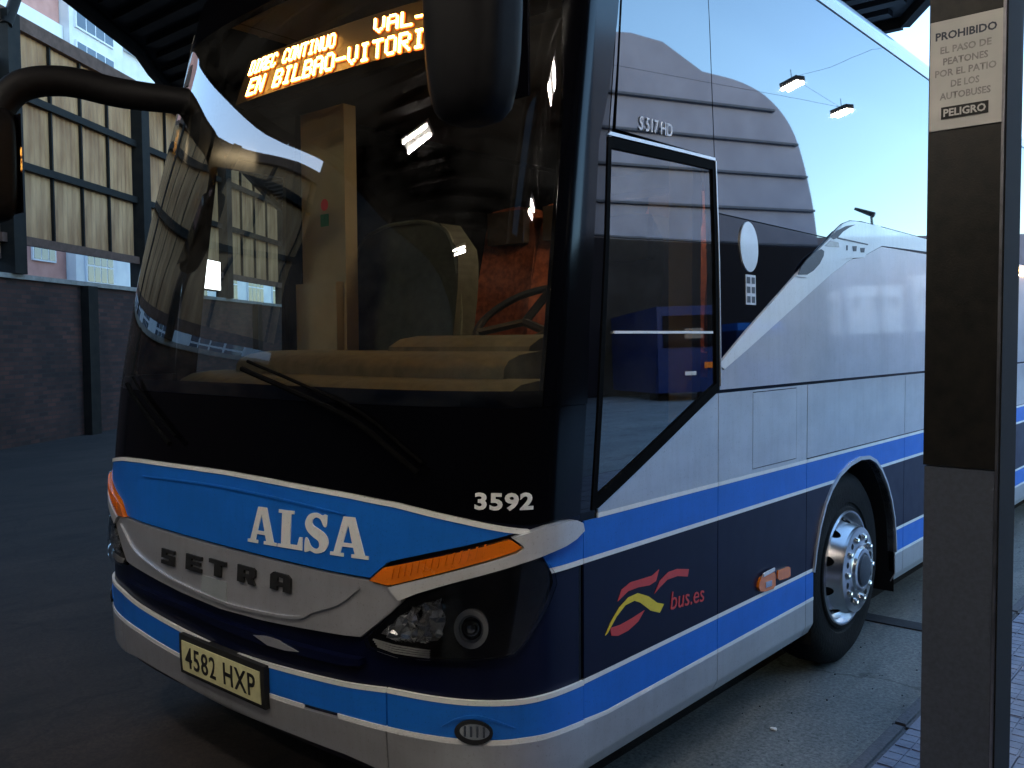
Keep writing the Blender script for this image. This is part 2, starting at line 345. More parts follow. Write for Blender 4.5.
def skin_mesh(name, bm2, off, thick, posf=P, norf=PN, smooth=True):
    """lift a planar (s, z) bmesh onto the skin, `off` outwards, with a rim `thick` deep"""
    bmesh.ops.triangulate(bm2, faces=[f for f in bm2.faces if len(f.verts) > 4])
    bm2.verts.ensure_lookup_table(); bm2.verts.index_update()
    uv = np.array([(v.co.x, v.co.y) for v in bm2.verts]); p = posf(uv[:, 0], uv[:, 1]); n = norf(uv[:, 0], uv[:, 1])
    offs = off(uv[:, 0], uv[:, 1]) if callable(off) else np.full(len(uv), off)
    top = p + n * offs[:, None]; low = p + n * (offs - thick)[:, None]
    verts = [tuple(v) for v in top]; norms = [tuple(v) for v in n]; faces = []; uvs = []
    for f in bm2.faces: faces.append([l.vert.index for l in f.loops])
    # orientation
    a, b, c = (top[i] for i in faces[0][:3]); flip = np.dot(np.cross(b - a, c - a), n[faces[0][0]]) < 0
    if flip: faces = [f[::-1] for f in faces]
    nt = len(faces)
    for e in bm2.edges:
        if len(e.link_faces) == 1:
            l = e.link_loops[0]; i, j = l.vert.index, l.link_loop_next.vert.index
            if flip: i, j = j, i
            k = len(verts); verts += [tuple(top[i]), tuple(top[j]), tuple(low[j]), tuple(low[i])]
            faces.append([k + 1, k, k + 3, k + 2])
            q = np.cross(top[i] - top[j], low[i] - top[i]); q = q / (np.linalg.norm(q) + 1e-9); norms += [tuple(q)] * 4
    bm2.free()
    me = bpy.data.meshes.new(name); me.from_pydata(verts, [], faces); me.update()
    if smooth:
        for i, pl in enumerate(me.polygons): pl.use_smooth = i < nt
        nn = [Vector(norms[l.vertex_index]) if me.polygons else None for l in me.loops]
        for pl in me.polygons:
            if pl.index >= nt:
                for li in pl.loop_indices: nn[li] = pl.normal.copy()
        me.normals_split_custom_set([tuple(v) for v in nn])
    return me
def patch(name, poly, mat, parent, off=0.004, thick=0.006, holes=()):
    return link(name, skin_mesh(name, fill2d(poly, holes, grid_cuts(poly)), off, thick), mat, parent)
def band(s0, s1, zlo, zhi, n=None):
    """polygon between two curves zlo(s), zhi(s) (numbers or point lists)"""
    f = lambda c, s: c if isinstance(c, (int, float)) else float(np.interp(s, [q[0] for q in c], [q[1] for q in c]))
    n = n or max(2, int(abs(s1 - s0) / 0.06)); S = [s0 + (s1 - s0) * i / n for i in range(n + 1)]
    if s0 > 1.3 and isinstance(zlo, (int, float)) and isinstance(zhi, (int, float)): S = [s0, s1]
    return [(s, f(zlo, s)) for s in S] + [(s, f(zhi, s)) for s in S[::-1]]
def islands(bm):
    left = set(bm.faces); out = []
    while left:
        st = [left.pop()]; comp = []
        while st:
            f = st.pop(); comp.append(f)
            for e in f.edges:
                for g in e.link_faces:
                    if g in left: left.remove(g); st.append(g)
        out.append(comp)
    return out
def pieces(bm, by_x=False):
    """split a planar bmesh into one bmesh per separate piece (letters: pieces overlapping in x stay together)"""
    comps = [[[(v.co.x, v.co.y) for v in f.verts] for f in c] for c in islands(bm)]
    if by_x:
        comps.sort(key=lambda c: min(q[0] for f in c for q in f)); out = []
        for c in comps:
            lo = min(q[0] for f in c for q in f)
            if out and lo < max(q[0] for f in out[-1] for q in f) - 1e-5: out[-1] += c
            else: out.append(c)
        comps = out
    bm.free(); res = []
    for c in comps:
        n = bmesh.new(); d = {}
        for f in c:
            vs = []
            for q in f:
                k = (round(q[0], 6), round(q[1], 6))
                if k not in d: d[k] = n.verts.new((q[0], q[1], 0))
                if d[k] not in vs: vs.append(d[k])
            if len(vs) > 2:
                try: n.faces.new(vs)
                except ValueError: pass
        res.append(n)
    return res
def text_bm(body, bold=0.0, size=1.0, shear=0.0, space=1.0, res=3):
    cu = bpy.data.curves.new('t', 'FONT'); cu.body = body; cu.size = size; cu.offset = bold; cu.shear = shear; cu.space_character = space
    cu.resolution_u = res; cu.align_x = 'LEFT'
    o = bpy.data.objects.new('t', cu); col.objects.link(o); dg = bpy.context.evaluated_depsgraph_get()
    me = bpy.data.meshes.new_from_object(o.evaluated_get(dg)); bm = bmesh.new(); bm.from_mesh(me)
    bpy.data.objects.remove(o); bpy.data.curves.remove(cu); bpy.data.meshes.remove(me)
    xs = [v.co.x for v in bm.verts]; ys = [v.co.y for v in bm.verts]; return bm, min(xs), max(xs), min(ys), max(ys)
def skin_text(name, body, quad, mat, parent, off=0.006, thick=0.003, **kw):
    """quad: (s, z) of bottom-left, bottom-right, top-left, top-right"""
    bm, x0, x1, y0, y1 = text_bm(body, **kw); bl, br, tl, tr = [np.array(q) for q in quad]
    for v in bm.verts:
        u = (v.co.x - x0) / (x1 - x0); w = (v.co.y - y0) / (y1 - y0)
        q = (bl * (1 - u) + br * u) * (1 - w) + (tl * (1 - u) + tr * u) * w; v.co = (q[0], q[1], 0)
    o = None
    for g in pieces(bm, True): o = link(name, skin_mesh(name, g, off, thick), mat, parent)
    return o
SZ = {
    'logo_yellow': [(0.604,0.736),(0.633,0.771),(0.685,0.81),(0.741,0.832),(0.8,0.834),(0.865,0.809),(0.923,0.773),(0.969,0.758),(0.94,0.733),(0.881,0.754),(0.816,0.797),(0.777,0.813),(0.722,0.81),(0.67,0.784),(0.618,0.741)],
    'logo_red_a': [(0.677,0.833),(0.7,0.867),(0.753,0.881),(0.832,0.878),(0.89,0.876),(0.936,0.889),(0.915,0.852),(0.873,0.846),(0.8,0.854),(0.738,0.854)],
    'logo_red_b': [(0.906,0.809),(0.94,0.847),(1.0,0.867),(1.062,0.866),(1.145,0.849),(1.136,0.823),(1.062,0.84),(0.992,0.841),(0.94,0.824)],
    'logo_red_c': [(0.64,0.727),(0.633,0.754),(0.692,0.75),(0.769,0.756),(0.841,0.765),(0.8,0.735),(0.738,0.719),(0.677,0.717)],
    'buses': [(1.015,0.725),(1.261,0.702),(1.015,0.79),(1.26,0.766)],
    'marker_a': [(1.717,0.68),(1.735,0.698),(1.789,0.7),(1.864,0.696),(1.874,0.681),(1.875,0.636),(1.852,0.624),(1.778,0.629),(1.729,0.64),(1.712,0.66)],
    'marker_a_in': [(1.772,0.671),(1.831,0.667),(1.832,0.643),(1.773,0.647)],
    'marker_b': [(1.91,0.685),(1.915,0.692),(2.02,0.688),(2.042,0.679),(2.043,0.641),(2.021,0.637),(1.929,0.645),(1.91,0.656)],
    'orange': [(-0.274,0.957),(-0.219,1.005),(0.174,1.115),(0.184,1.113),(0.211,1.093),(0.191,1.081),(-0.183,0.957),(-0.202,0.953)],
    'wing': [(0.183,1.121),(0.238,1.136),(0.293,1.147),(0.36,1.152),(0.412,1.148),(0.449,1.134),(0.457,1.109),(0.417,1.091),(0.365,1.078),(0.297,1.067),(0.259,1.058),(0.208,1.046),(0.131,1.022),(0.053,0.997),(-0.028,0.968),(-0.097,0.941),(-0.157,0.912),(-0.197,0.948),(-0.173,0.956),(0.199,1.078),(0.217,1.091),(0.212,1.099)],
    'sidewedge': [(0.458,1.104),(0.365,1.076),(0.287,1.057),(0.321,1.009)],
    'headlamp': [(-0.156,0.907),(-0.088,0.938),(0.054,0.991),(0.208,1.044),(0.259,1.052),(0.297,1.034),(0.321,1.001),(0.328,0.969),(0.299,0.912),(0.262,0.857),(0.228,0.808),(0.197,0.774),(0.136,0.763),(-0.021,0.751),(-0.155,0.739),(-0.275,0.75),(-0.289,0.772),(-0.247,0.819),(-0.208,0.86)],
    'refl_a': [(-0.219,0.803),(-0.202,0.826),(-0.159,0.859),(-0.114,0.893),(-0.087,0.904),(-0.096,0.849),(-0.101,0.796),(-0.156,0.787),(-0.19,0.79)],
    'refl_b': [(-0.082,0.908),(-0.043,0.918),(-0.016,0.931),(-0.01,0.889),(-0.013,0.828),(-0.023,0.812),(-0.065,0.797),(-0.09,0.797),(-0.089,0.85)],
    'strip': [(-0.278,0.758),(-0.245,0.77),(-0.204,0.763),(-0.109,0.772),(-0.056,0.777),(-0.04,0.752),(-0.108,0.748),(-0.204,0.743),(-0.244,0.744)],
    'proj': [(0.077,0.851),(0.027,0.849),(0.123,0.85),(0.075,0.909),(0.078,0.792)],
    'glint': [(0.208,1.034),(0.241,1.041),(0.246,1.035),(0.216,1.027)],
    'plate': [(-1.348,0.551),(-0.82,0.564),(-0.81,0.455),(-1.347,0.431)],
    'nose_patch': [(-1.205,0.823),(-1.034,0.833),(-1.029,0.739),(-1.193,0.73)],
    'gill_oval': [(2.103,1.988),(2.14,2.025),(2.212,2.065),(2.304,2.104),(2.379,2.122),(2.412,2.115),(2.405,2.093),(2.355,2.053),(2.279,2.016),(2.206,1.994)],
    'gill_slots': [(2.422,2.14),(2.497,2.172),(2.595,2.17),(2.604,2.148)],
    'gs1': [(2.701,2.165),(2.718,2.166),(2.715,2.141),(2.699,2.14)],
    'gs2': [(2.785,2.167),(2.842,2.172),(2.833,2.145),(2.79,2.142)],
    'gs3': [(2.894,2.167),(2.957,2.171),(2.946,2.147),(2.899,2.144)],
    'gill_upper': [(2.499,2.189),(2.581,2.226),(2.705,2.261),(2.834,2.28),(2.747,2.257),(2.661,2.229),(2.587,2.193),(2.537,2.181)],
    'gill_line': [(2.587,2.189),(3.004,2.189)],
    'gill_out': [(2.086,1.981),(2.266,2.076),(2.559,2.213),(2.664,2.261),(2.857,2.291),(3.205,2.311),(3.252,2.29),(3.151,2.252),(3.074,2.188),(2.952,2.122),(2.691,2.1),(2.527,2.071),(2.296,2.006),(2.206,1.98)],
    'oval': [(1.577,2.082),(1.599,2.144),(1.655,2.182),(1.71,2.179),(1.753,2.137),(1.746,2.053),(1.714,2.001),(1.667,1.978),(1.614,2.003),(1.582,2.042)],
    'qr': [(1.604,1.966),(1.713,1.972),(1.7,1.844),(1.601,1.841)],
    'arch': [(2.315,0.469),(2.312,0.603),(2.356,0.748),(2.449,0.902),(2.573,0.999),(2.757,1.058),(2.991,1.069),(3.168,1.013),(3.317,0.89),(3.442,0.681),(3.477,0.485),(3.515,0.299),(3.485,0.2)],
    'sideline': [(0.51,1.012),(0.318,1.013)],
    'winglow': [(0.469,1.162),(0.491,1.18),(0.526,1.153)],
    'roofbeltpillar': [(0.53,1.509),(0.525,1.166),(0.529,2.154)],
    'disp_l1': [(-1.543,2.825),(-0.469,2.797),(-1.583,2.903),(-0.481,2.879)],
    'disp_l2': [(-1.489,2.743),(-0.136,2.725),(-1.543,2.825),(-0.14,2.784)],
    'dispval': [(-0.348,2.837),(-0.132,2.807)],
    'wip': [(-0.084,1.311),(-0.467,1.479),(-0.976,1.594),(-0.122,1.354),(-0.675,1.504),(-0.288,1.738)],
    'wbot': [(-0.673,1.555),(-0.208,1.55),(0.189,1.539),(-1.791,1.673),(-1.483,1.554)],
    'n3592': [(0.071,1.202),(0.245,1.196),(0.068,1.255)],
    'alsa': [(-0.929,0.994),(-0.305,1.019),(-0.863,1.123),(-0.372,1.132),(-0.928,0.983)],
    'setra': [(-1.544,0.819),(-0.671,0.853),(-1.533,0.889),(-0.686,0.918)],
    'ledge': [(-1.812,0.68),(-1.326,0.69),(-0.914,0.706),(-0.84,0.681),(-0.57,0.679),(-0.38,0.708)],
    'grill': [(-0.841,0.678),(-0.705,0.689),(-0.581,0.674),(-0.764,0.659)],
    's517': [(0.733,2.403),(1.026,2.416),(0.749,2.454),(1.029,2.46)],
    'crease': [(-1.922,0.923),(-1.762,0.841),(-1.614,0.807),(-1.485,0.808)],
    'crease2': [(-0.913,0.76),(-0.522,0.825),(-0.404,0.871),(-0.318,0.933)],
    'pillarR': [(0.243,2.445),(0.259,1.823),(0.282,1.402),(0.558,2.756),(0.529,2.483),(0.481,2.343),(0.457,1.828),(0.453,1.513)],
}

# ================================================================== GROUND
def sheet(name, pts, z, mat):
    bm = bmesh.new(); bm.faces.new([bm.verts.new((x, y, z)) for x, y in pts]); return struct(bm_obj(name, bm, mat))
sheet('ground', [(-900, -900), (900, -900), (900, 900), (-900, 900)], -0.012, M['yard'])
sheet('bus_station_road', [(-30, -14), (0.5, -14), (0.5, 34), (-30, 34)], -0.006, M['asphalt'])
sheet('concrete_apron', [(-0.35, -6.0), (0.47, -6.0), (0.47, 34), (-0.35, 34)], 0.0, M['apron'])
pv = box('pavement', (0.54, -6, -0.2), (4.6, 26, 0.100), M['joint']); struct(pv)
yd = box('dark_ground_strip', (-2.4, 3.66, -0.05), (0.468, 3.80, 0.008), M['joint']); struct(yd)  # narrow dark strip running across the ground

# kerb stones
bm = bmesh.new(); add_box(bm, (0, 0, 0), (0.066, 0.99, 0.32)); bmesh.ops.bevel(bm, geom=bm.edges[:], offset=0.012, segments=2, affect='EDGES')
k0 = bm_obj('kerb_stone', bm, M['kerb'], pv)
k0.location = (0.472, -5, -0.2)
for i in range(1, 30):
    k = k0.copy(); col.objects.link(k); k.location = (0.472 + random.uniform(-.004, .004), -5 + i, -0.2 + random.uniform(-.003, .003))
# paving tiles: a square with nine cells, 0.2 m
bm = bmesh.new(); add_box(bm, (0, 0, 0), (0.196, 0.196, 0.016))
for i in range(3):
    for j in range(3): add_box(bm, (0.006 + i * .063, 0.006 + j * .063, 0.0161), (0.006 + i * .063 + .057, 0.006 + j * .063 + .057, 0.0205))
t0 = bm_obj('paving_tile', bm, M['tile'], pv); n_t = 0; rest = bmesh.new()
cells = [(0.54 + i * .2, -1.0 + j * .2) for i in range(20) for j in range(130)]
def inview(x, y):
    d = Vector((x, y, 0.11)) - CAM; w = d.dot(fw)
    if w < .3: return None
    return 512 + FOC * d.dot(rt2) / w, 384 - FOC * d.dot(up2) / w
cells = [(x, y, inview(x + .1, y + .1)) for x, y in cells]
vis = [c for c in cells if c[2] and -30 < c[2][0] < 1054 and c[2][1] < 800 and not (935 < c[2][0] < 985)]
vis.sort(key=lambda c: (c[0] - CAM.x) ** 2 + (c[1] - CAM.y) ** 2)
first = set((c[0], c[1]) for c in vis[:296])
for x, y, q in cells:
    z = 0.0925 + random.uniform(-.0015, .0015)
    if (x, y) in first:
        t = t0 if n_t == 0 else t0.copy()
        if n_t: col.objects.link(t)
        n_t += 1; t.location = (x, y, z)
    else: add_box(rest, (x, y, z), (x + .196, y + .196, z + .0195))
rs = bm_obj('paving_tiles', rest, M['tile'], pv); rs['kind'] = 'stuff'
# litter on the apron
bm = bmesh.new(); bmesh.ops.create_icosphere(bm, subdivisions=1, radius=0.014)
for v in bm.verts: v.co = Vector((v.co.x * 1.3, v.co.y * .8, v.co.z * .5)) * random.uniform(.75, 1.2) + Vector((0.02, 1.86, .007))
tag(bm_obj('crumpled_paper', bm, M['white']), 'tiny crumpled white paper scrap lying on the apron beside the front wheel', 'litter')

bm = bmesh.new()
for i in range(90):
    x, y = random.uniform(-.2, .46), random.uniform(.6, 9.0)
    s_ = random.uniform(.002, .006); m0 = len(bm.verts)
    g = bmesh.ops.create_icosphere(bm, subdivisions=1, radius=s_)
    for v in g['verts']: v.co = v.co * random.uniform(.7, 1.3) + Vector((x, y, s_ * .4))
gr = bm_obj('grit', bm, M['kerb']); gr['kind'] = 'stuff'; tag(gr, 'fine loose grit scattered on the apron along the kerb', 'grit')
# ================================================================== COACH
coach = thing('coach', 'large blue, navy and silver coach with black glass front parked under the canopy', 'coach', (-HW, 6.5, 0))
ZR = 3.40; SL = 13.3                       # roof edge height and length of the side
def obj_skin(name, poly, mat, parent=coach, **k): return patch(name, poly, mat, parent, **k)
# -- underlying black shell (front only as high as the windscreen sill; the side round the driver's window)
arch = [(2.315, .25), (2.312, .603), (2.335, .69), (2.38, .80), (2.449, .902), (2.52, .965), (2.62, 1.02), (2.757, 1.058), (2.90, 1.074), (3.03, 1.066), (3.13, 1.035), (3.22, .98), (3.317, .89), (3.39, .79), (3.442, .681), (3.468, .58), (3.48, .485), (3.50, .25)]
win = [(0.530, 1.180), (1.354, 1.518), (1.364, 2.366), (0.540, 2.340)]
obj_skin('front_shell', band(SM - .02, D0 + .02, .33, 1.55), M['navy'], off=0.0, thick=0.02)
obj_skin('side_shell', band(D0 + .02, 13.6, .33, 3.34), M['black'], off=0.0, thick=0.03, holes=[arch, win])
rw = mir([(.56, 1.0), (1.15, 1.0), (1.15, 2.60), (.60, 2.60)])
obj_skin('side_shell', mir(band(D0 + .02, 13.6, .33, 3.34)), M['black'], off=0.0, thick=0.03, holes=[rw])
# roof
bm = bmesh.new(); rows = []
for z in (3.30, 3.36, 3.42, 3.48, 3.54, 3.60, 3.65, 3.70):
    ss = np.concatenate([[SM - 13.1], np.linspace(SM - .4, D0 + .4, 90), [13.6]]); p = P(ss, np.full(len(ss), z)); rows.append([bm.verts.new(tuple(q)) for q in p])
for a, b in zip(rows, rows[1:]):
    for i in range(len(a) - 1): bm.faces.new((a[i], a[i + 1], b[i + 1], b[i]))
bm.faces.new(rows[-1])
roof = bm_obj('roof', bm, M['silver'], coach, True)
box('rear_panel', (-2.53, 13.58, .33), (-.02, 13.62, 3.4), M['silver'], coach)
box('roof_unit', (-2.0, 6.0, 3.66), (-.55, 9.2, 3.86), M['silver'], coach, .05)
box('chassis', (-2.45, .55, .30), (-.12, 13.5, .62), M['void'], coach)
# front brow above the windscreen
obj_skin('brow', band(SM - .1, D0 + .12, 3.10, 3.36), M['black'], off=0.008, thick=0.03)

# -- heights of the lines, front half then mirrored
def both(pts): return sorted(pts + [(2 * MID - a, b) for a, b in pts])
zTop = both([(MID, .566), (-.808, .576), (-.382, .604), (-.2, .624), (.143, .628), (.307, .624), (.476, .617), (.6, .616), (20, .616)])
zLow = both([(MID, .460), (-.784, .472), (-.606, .482), (-.427, .494), (-.235, .501), (.027, .508), (.225, .510), (.475, .490), (.6, .478), (20, .478)])
zBot = both([(MID, .352), (-.826, .362), (-.394, .372), (-.1, .352), (.3, .325), (.5, .312), (20, .31)])
zBlueT = both([(MID, 1.222), (-.834, 1.219), (-.404, 1.210), (-.183, 1.198), (.032, 1.169), (.222, 1.135)])
sh = lambda c, d: [(a, b + d) for a, b in c]
G_ = .0025
bays = [(.487, 1.372), (1.372, 2.225), (2.225, 3.62), (3.62, 4.85), (4.85, 6.2), (6.2, 7.6), (7.6, 9.0), (9.0, 10.4), (10.4, 11.9), (11.9, 13.55)]
def cutarch(s0, s1, zl, zh):
    """band of the bay, cut round the wheel arch"""
    if s1 < 2.2 or s0 > 3.6: return [band(s0, s1, zl, zh)], []
    return [band(s0, s1, zl, zh)], [arch]
def bay_patch(name, mat, s0, s1, zl, zh, side, off=.006, thick=.006):
    poly = band(s0 + G_, s1 - G_, zl, zh); holes = []
    if s0 < 3.5 and s1 > 2.3:
        lo = min(q[1] for q in poly)
        if lo < 1.07: holes = [arch]
    if holes:      # split in left and right of the arch when the arch passes right through
        bm = fill2d(poly, holes, grid_cuts(poly))
    else: bm = fill2d(poly, (), grid_cuts(poly))
    if not side:
        for v in bm.verts: v.co.x = 2 * MID - v.co.x
        bmesh.ops.reverse_faces(bm, faces=bm.faces)
    for g in pieces(bm): link(name, skin_mesh(name, g, off, thick), mat, coach)
W_ = .008
for side in (True, False):
    for i, (s0, s1) in enumerate(bays):
        bay_patch('skirt', M['silver'], s0, s1, sh(zBot, 0), sh(zLow, -W_), side)
        bay_patch('pinstripe', M['white'], s0, s1, sh(zLow, -W_ + .0005), sh(zLow, W_ - .0005), side, .0075)
        bay_patch('lower_blue_stripe', M['blue'], s0, s1, sh(zLow, W_), sh(zTop, -W_), side)
        bay_patch('pinstripe', M['white'], s0, s1, sh(zTop, -W_ + .0005), sh(zTop, W_ - .0005), side, .0075)
        bay_patch('navy_panel', M['navy'], s0, s1, sh(zTop, W_), 1.004 - W_, side)
        bay_patch('pinstripe', M['white'], s0, s1, 1.004 - W_ + .0005, 1.004 + W_ - .0005, side, .0075)
        bay_patch('upper_blue_stripe', M['blue'], s0, s1, 1.004 + W_, 1.138 - W_, side)
        a0 = .56 if i == 0 else s0
        bay_patch('pinstripe', M['white'], a0 if side else s0, s1, 1.138 - W_ + .0005, 1.138 + W_ - .0005, side, .0075)
# wheel-arch lips
def arch_lip():
    out = [(2.905 + (a - 2.905) * 1.02, .47 + (b - .47) * 1.03 if b > .47 else b) for a, b in arch if b > .3]; inn = [(a, b) for a, b in arch if b > .3]
    return out + inn[::-1]
obj_skin('arch_lip', arch_lip(), M['silver'], off=.016, thick=.05)
bm = bmesh.new(); rr = []
for a, b in arch: rr.append([bm.verts.new((x, a, b)) for x in (-.004, -.5)])
for p_, q_ in zip(rr, rr[1:]): bm.faces.new((p_[0], q_[0], q_[1], p_[1]))
bm_obj('wheel_housing', bm, M['void'], coach)
bm = bmesh.new(); add_box(bm, (-.52, 2.3, .3), (-.5, 3.52, 1.1)); bm_obj('wheel_housing', bm, M['void'], coach)

# -- silver lower side panels with hatches
def poly_gap(x0, y0, x1, y1): return [(x0, y0), (x1, y0), (x1, y1), (x0, y1)]
z0, z1 = 1.138 + W_, 1.492
obj_skin('silver_side_panel', [(.565, z0), (1.3695, z0), (1.3695, z1), (1.345, 1.492), (.558, 1.168)], M['silver'], off=.006)
obj_skin('silver_side_panel', poly_gap(1.3745, z0, 2.2225, z1), M['silver'], off=.006, holes=[poly_gap(1.668, 1.162, 2.108, 1.484)])
obj_skin('fuel_hatch', poly_gap(1.6715, 1.1655, 2.1045, 1.4805), M['silver'], off=.0065)
for s0, s1 in bays[2:]:
    obj_skin('luggage_hatch', poly_gap(s0 + .0035, z0 + .006, s1 - .0035, z1), M['silver'], off=.0065)
# -- silver belt above, white sweep, black side glass
inner = [(1.414, 1.585), (1.60, 1.655), (2.165, 1.879), (2.50, 2.010), (2.723, 2.086), (2.80, 2.108), (2.934, 2.125), (3.244, 2.205), (4.047, 2.230), (13.55, 2.235)]
outer = [(1.378, 1.60), (1.399, 1.621), (1.616, 1.740), (2.17, 2.024), (2.48, 2.172), (2.57, 2.222), (2.66, 2.262), (2.78, 2.292), (2.951, 2.304), (3.253, 2.306), (13.55, 2.306)]
obj_skin('silver_belt_panel', [(1.378, 1.506)] + [(1.378, 1.59), (1.40, 1.585)] + [(a, b - .004) for a, b in inner[:-2]] + [(4.85, 2.228), (4.85, 1.506)], M['silver_up'], off=.007)
for s0, s1 in bays[4:]: obj_skin('silver_belt_panel', poly_gap(s0 + .003, 1.506, s1 - .003, 2.229), M['silver_up'], off=.007)
obj_skin('white_sweep', spline(outer[:-1], 4)[:-1] + outer[-2:] + inner[::-1] , M['white'], off=.012, thick=.012)
gill = obj_skin('gill_housing', SZ['gill_out'], M['white'], off=.017, thick=.008)
for k in ('gill_oval', 'gill_slots', 'gs1', 'gs2', 'gs3', 'gill_upper'): obj_skin('gill_slot', SZ[k], M['steel'] if k in ('gill_slots',) else M['postgrey'], gill, off=.019, thick=.003)
gl = SZ['gill_line']; obj_skin('gill_groove', [(gl[0][0], gl[0][1]), (gl[1][0], gl[1][1]), (gl[1][0], gl[1][1] + .006), (gl[0][0], gl[0][1] + .006)], M['postgrey'], gill, off=.019, thick=.003)
low = [(1.386, 1.62)] + [(a, b + .006) for a, b in outer[1:5]] + [(2.50, 2.182)]
obj_skin('lower_side_window', low + [(1.386, 2.186)], M['sideglass'], off=.006)
up_lo = [(1.386, 2.192), (2.50, 2.188)] + [(a, b + .006) for a, b in outer[5:-1]]
obj_skin('side_window', up_lo + [(6.2, 2.312), (6.2, 3.325), (1.386, 3.325)], M['upglass'], off=.0065)
for s0, s1 in bays[5:]: obj_skin('side_window', poly_gap(s0 + .003, 2.312, s1 - .003, 3.325), M['upglass'], off=.0065)
obj_skin('quarter_window', [(.572, 2.392), (1.380, 2.402), (1.380, 3.325), (.64, 3.325), (.60, 2.8)], M['upglass'], off=lambda s, z: .0065 + .010 * (1.38 - s), thick=.006)
obj_skin('roof_rail', [(.66, 3.332), (13.5, 3.332), (13.5, 3.40), (.70, 3.40)], M['white'], off=.012, thick=.02)
obj_skin('pillar_trim', [(.535, 1.60), (.548, 1.60), (.553, 2.36), (.60, 2.80), (.64, 3.325), (.60, 3.325), (.578, 2.80), (.538, 2.36)], M['upglass'], off=.010, thick=.01)
# right-hand side kept plainer: glass band and belt
obj_skin('side_window', mir(poly_gap(1.30, 2.31, 13.5, 3.32)), M['upglass'], off=.006)
obj_skin('silver_belt_panel', mir(poly_gap(1.30, 1.15, 13.5, 2.29)), M['silver_up'], off=.006)
# pale oval on the side glass, sticker
obj_skin('pale_oval', [(1.645 + .080 * math.cos(2 * math.pi * k / 40), 2.078 + .102 * math.sin(2 * math.pi * k / 40)) for k in range(40)], M['silver'], off=.012, thick=.008)
q = SZ['qr']; s_a, s_b, z_a, z_b = 1.612, 1.70, 1.843, 1.965
stk = obj_skin('sticker', [(s_a, z_a), (s_b, z_a), (s_b, z_b), (s_a, z_b)], M['sticker'], off=.009, thick=.002)
for i in range(3):
    for j in range(2): obj_skin('sticker_mark', poly_gap(s_a + .008 + j * .042, z_a + .008 + i * .039, s_a + .036 + j * .042, z_a + .034 + i * .039), M['postgrey'], stk, off=.0105, thick=.0012)
skin_text('model_lettering', 'S 517 HD', [(.740, 2.412), (1.03, 2.424), (.748, 2.462), (1.033, 2.470)], M['sticker'], coach, off=.0175, thick=.001, bold=.01)
# -- driver's window
fr = obj_skin('driver_window_frame', [(.520, 1.160), (.556, 1.163), (1.372, 1.505), (1.380, 2.384), (.530, 2.362)], M['wiper'], off=.012, thick=.02, holes=[[(.545, 1.202), (1.346, 1.532), (1.356, 2.352), (.552, 2.326)]])
obj_skin('driver_window_pane', [(.535, 1.188), (1.352, 1.523), (1.362, 2.360), (.544, 2.336)], M['dglass'], fr, off=.004, thick=.004)
obj_skin('window_rail', [(.60, 1.722), (1.325, 1.724), (1.325, 1.733), (.60, 1.731)], M['white'], fr, off=.012, thick=.006)
obj_skin('frame_edge', [(.525, 2.366), (1.378, 2.388), (1.378, 2.399), (.54, 2.378)], M['silver'], fr, off=.014, thick=.006)
obj_skin('frame_edge', [(1.378, 1.52), (1.384, 1.52), (1.386, 2.388), (1.379, 2.388)], M['silver'], fr, off=.014, thick=.006)

# -- logo, side lettering, marker lamps
lg = obj_skin('logo', SZ['logo_yellow'], M['yellow'], off=.0085, thick=.002)
for k in 'abc': obj_skin('logo_stroke', SZ['logo_red_' + k], M['red'], lg, off=.0085, thick=.002)
b_ = SZ['buses']; skin_text('web_lettering', 'bus.es', [b_[0], b_[1], (b_[2][0] + .004, b_[2][1]), b_[3]], M['red'], coach, off=.0085, thick=.002, shear=.1)
mk = obj_skin('side_marker', SZ['marker_a'], M['orange'], off=.018, thick=.014)
obj_skin('marker_lens', SZ['marker_a_in'], M['chrome'], mk, off=.021, thick=.004)
obj_skin('marker_cap', [(1.75, .697), (1.86, .702), (1.862, .715), (1.752, .712)], M['sticker'], mk, off=.021, thick=.006)
obj_skin('side_reflector', SZ['marker_b'], M['orange'], off=.012, thick=.008)

# -- front: bumper
seams = [SM + .0, MID - .87, MID + .87, .484]
seams = [2 * MID - .484, 2 * MID + .215, -.215, .484]
for a, b in zip(seams, seams[1:]):
    a += .003; b -= .003
    obj_skin('bumper', band(a, b, zBot, sh(zLow, -W_)), M['silver'], off=.014, thick=.02)
    obj_skin('bumper_stripe', band(a, b, sh(zLow, W_), sh(zTop, -W_)), M['blue'], off=.010, thick=.012)
    obj_skin('pinstripe', band(a, b, sh(zTop, -W_ + .0005), sh(zTop, W_ - .0005)), M['white'], off=.0125, thick=.01)
for a, b in ((-.425, .484), (-.80, -.60), (-1.80, -1.36)):
    obj_skin('pinstripe', band(a, b, sh(zLow, -W_ + .0005), sh(zLow, W_ - .0005)), M['white'], off=.0125, thick=.01)
    obj_skin('pinstripe', mir(band(max(a, MID + .3), b, sh(zLow, -W_ + .0005), sh(zLow, W_ - .0005))), M['white'], off=.0125, thick=.01) if b > MID + .3 and a > -.5 else None
# number plate
def plate_box(o, t, a, b, zc, h):
    return box('x', a, b, M['ink'])
pc = MID + .005
fr_ = obj_skin('number_plate', [(pc - .285, .425), (pc + .285, .425), (pc + .285, .577), (pc - .285, .577)], M['ink'], off=.032, thick=.03)
obj_skin('plate_sheet', [(pc - .262, .440), (pc + .262, .440), (pc + .262, .555), (pc - .262, .555)], M['plate'], fr_, off=.035, thick=.004)
skin_text('plate_characters', '4582 HXP', [(pc - .235, .458), (pc + .235, .458), (pc - .235, .538), (pc + .235, .538)], M['ink'], fr_, off=.037, thick=.002, bold=.006, space=1.1)
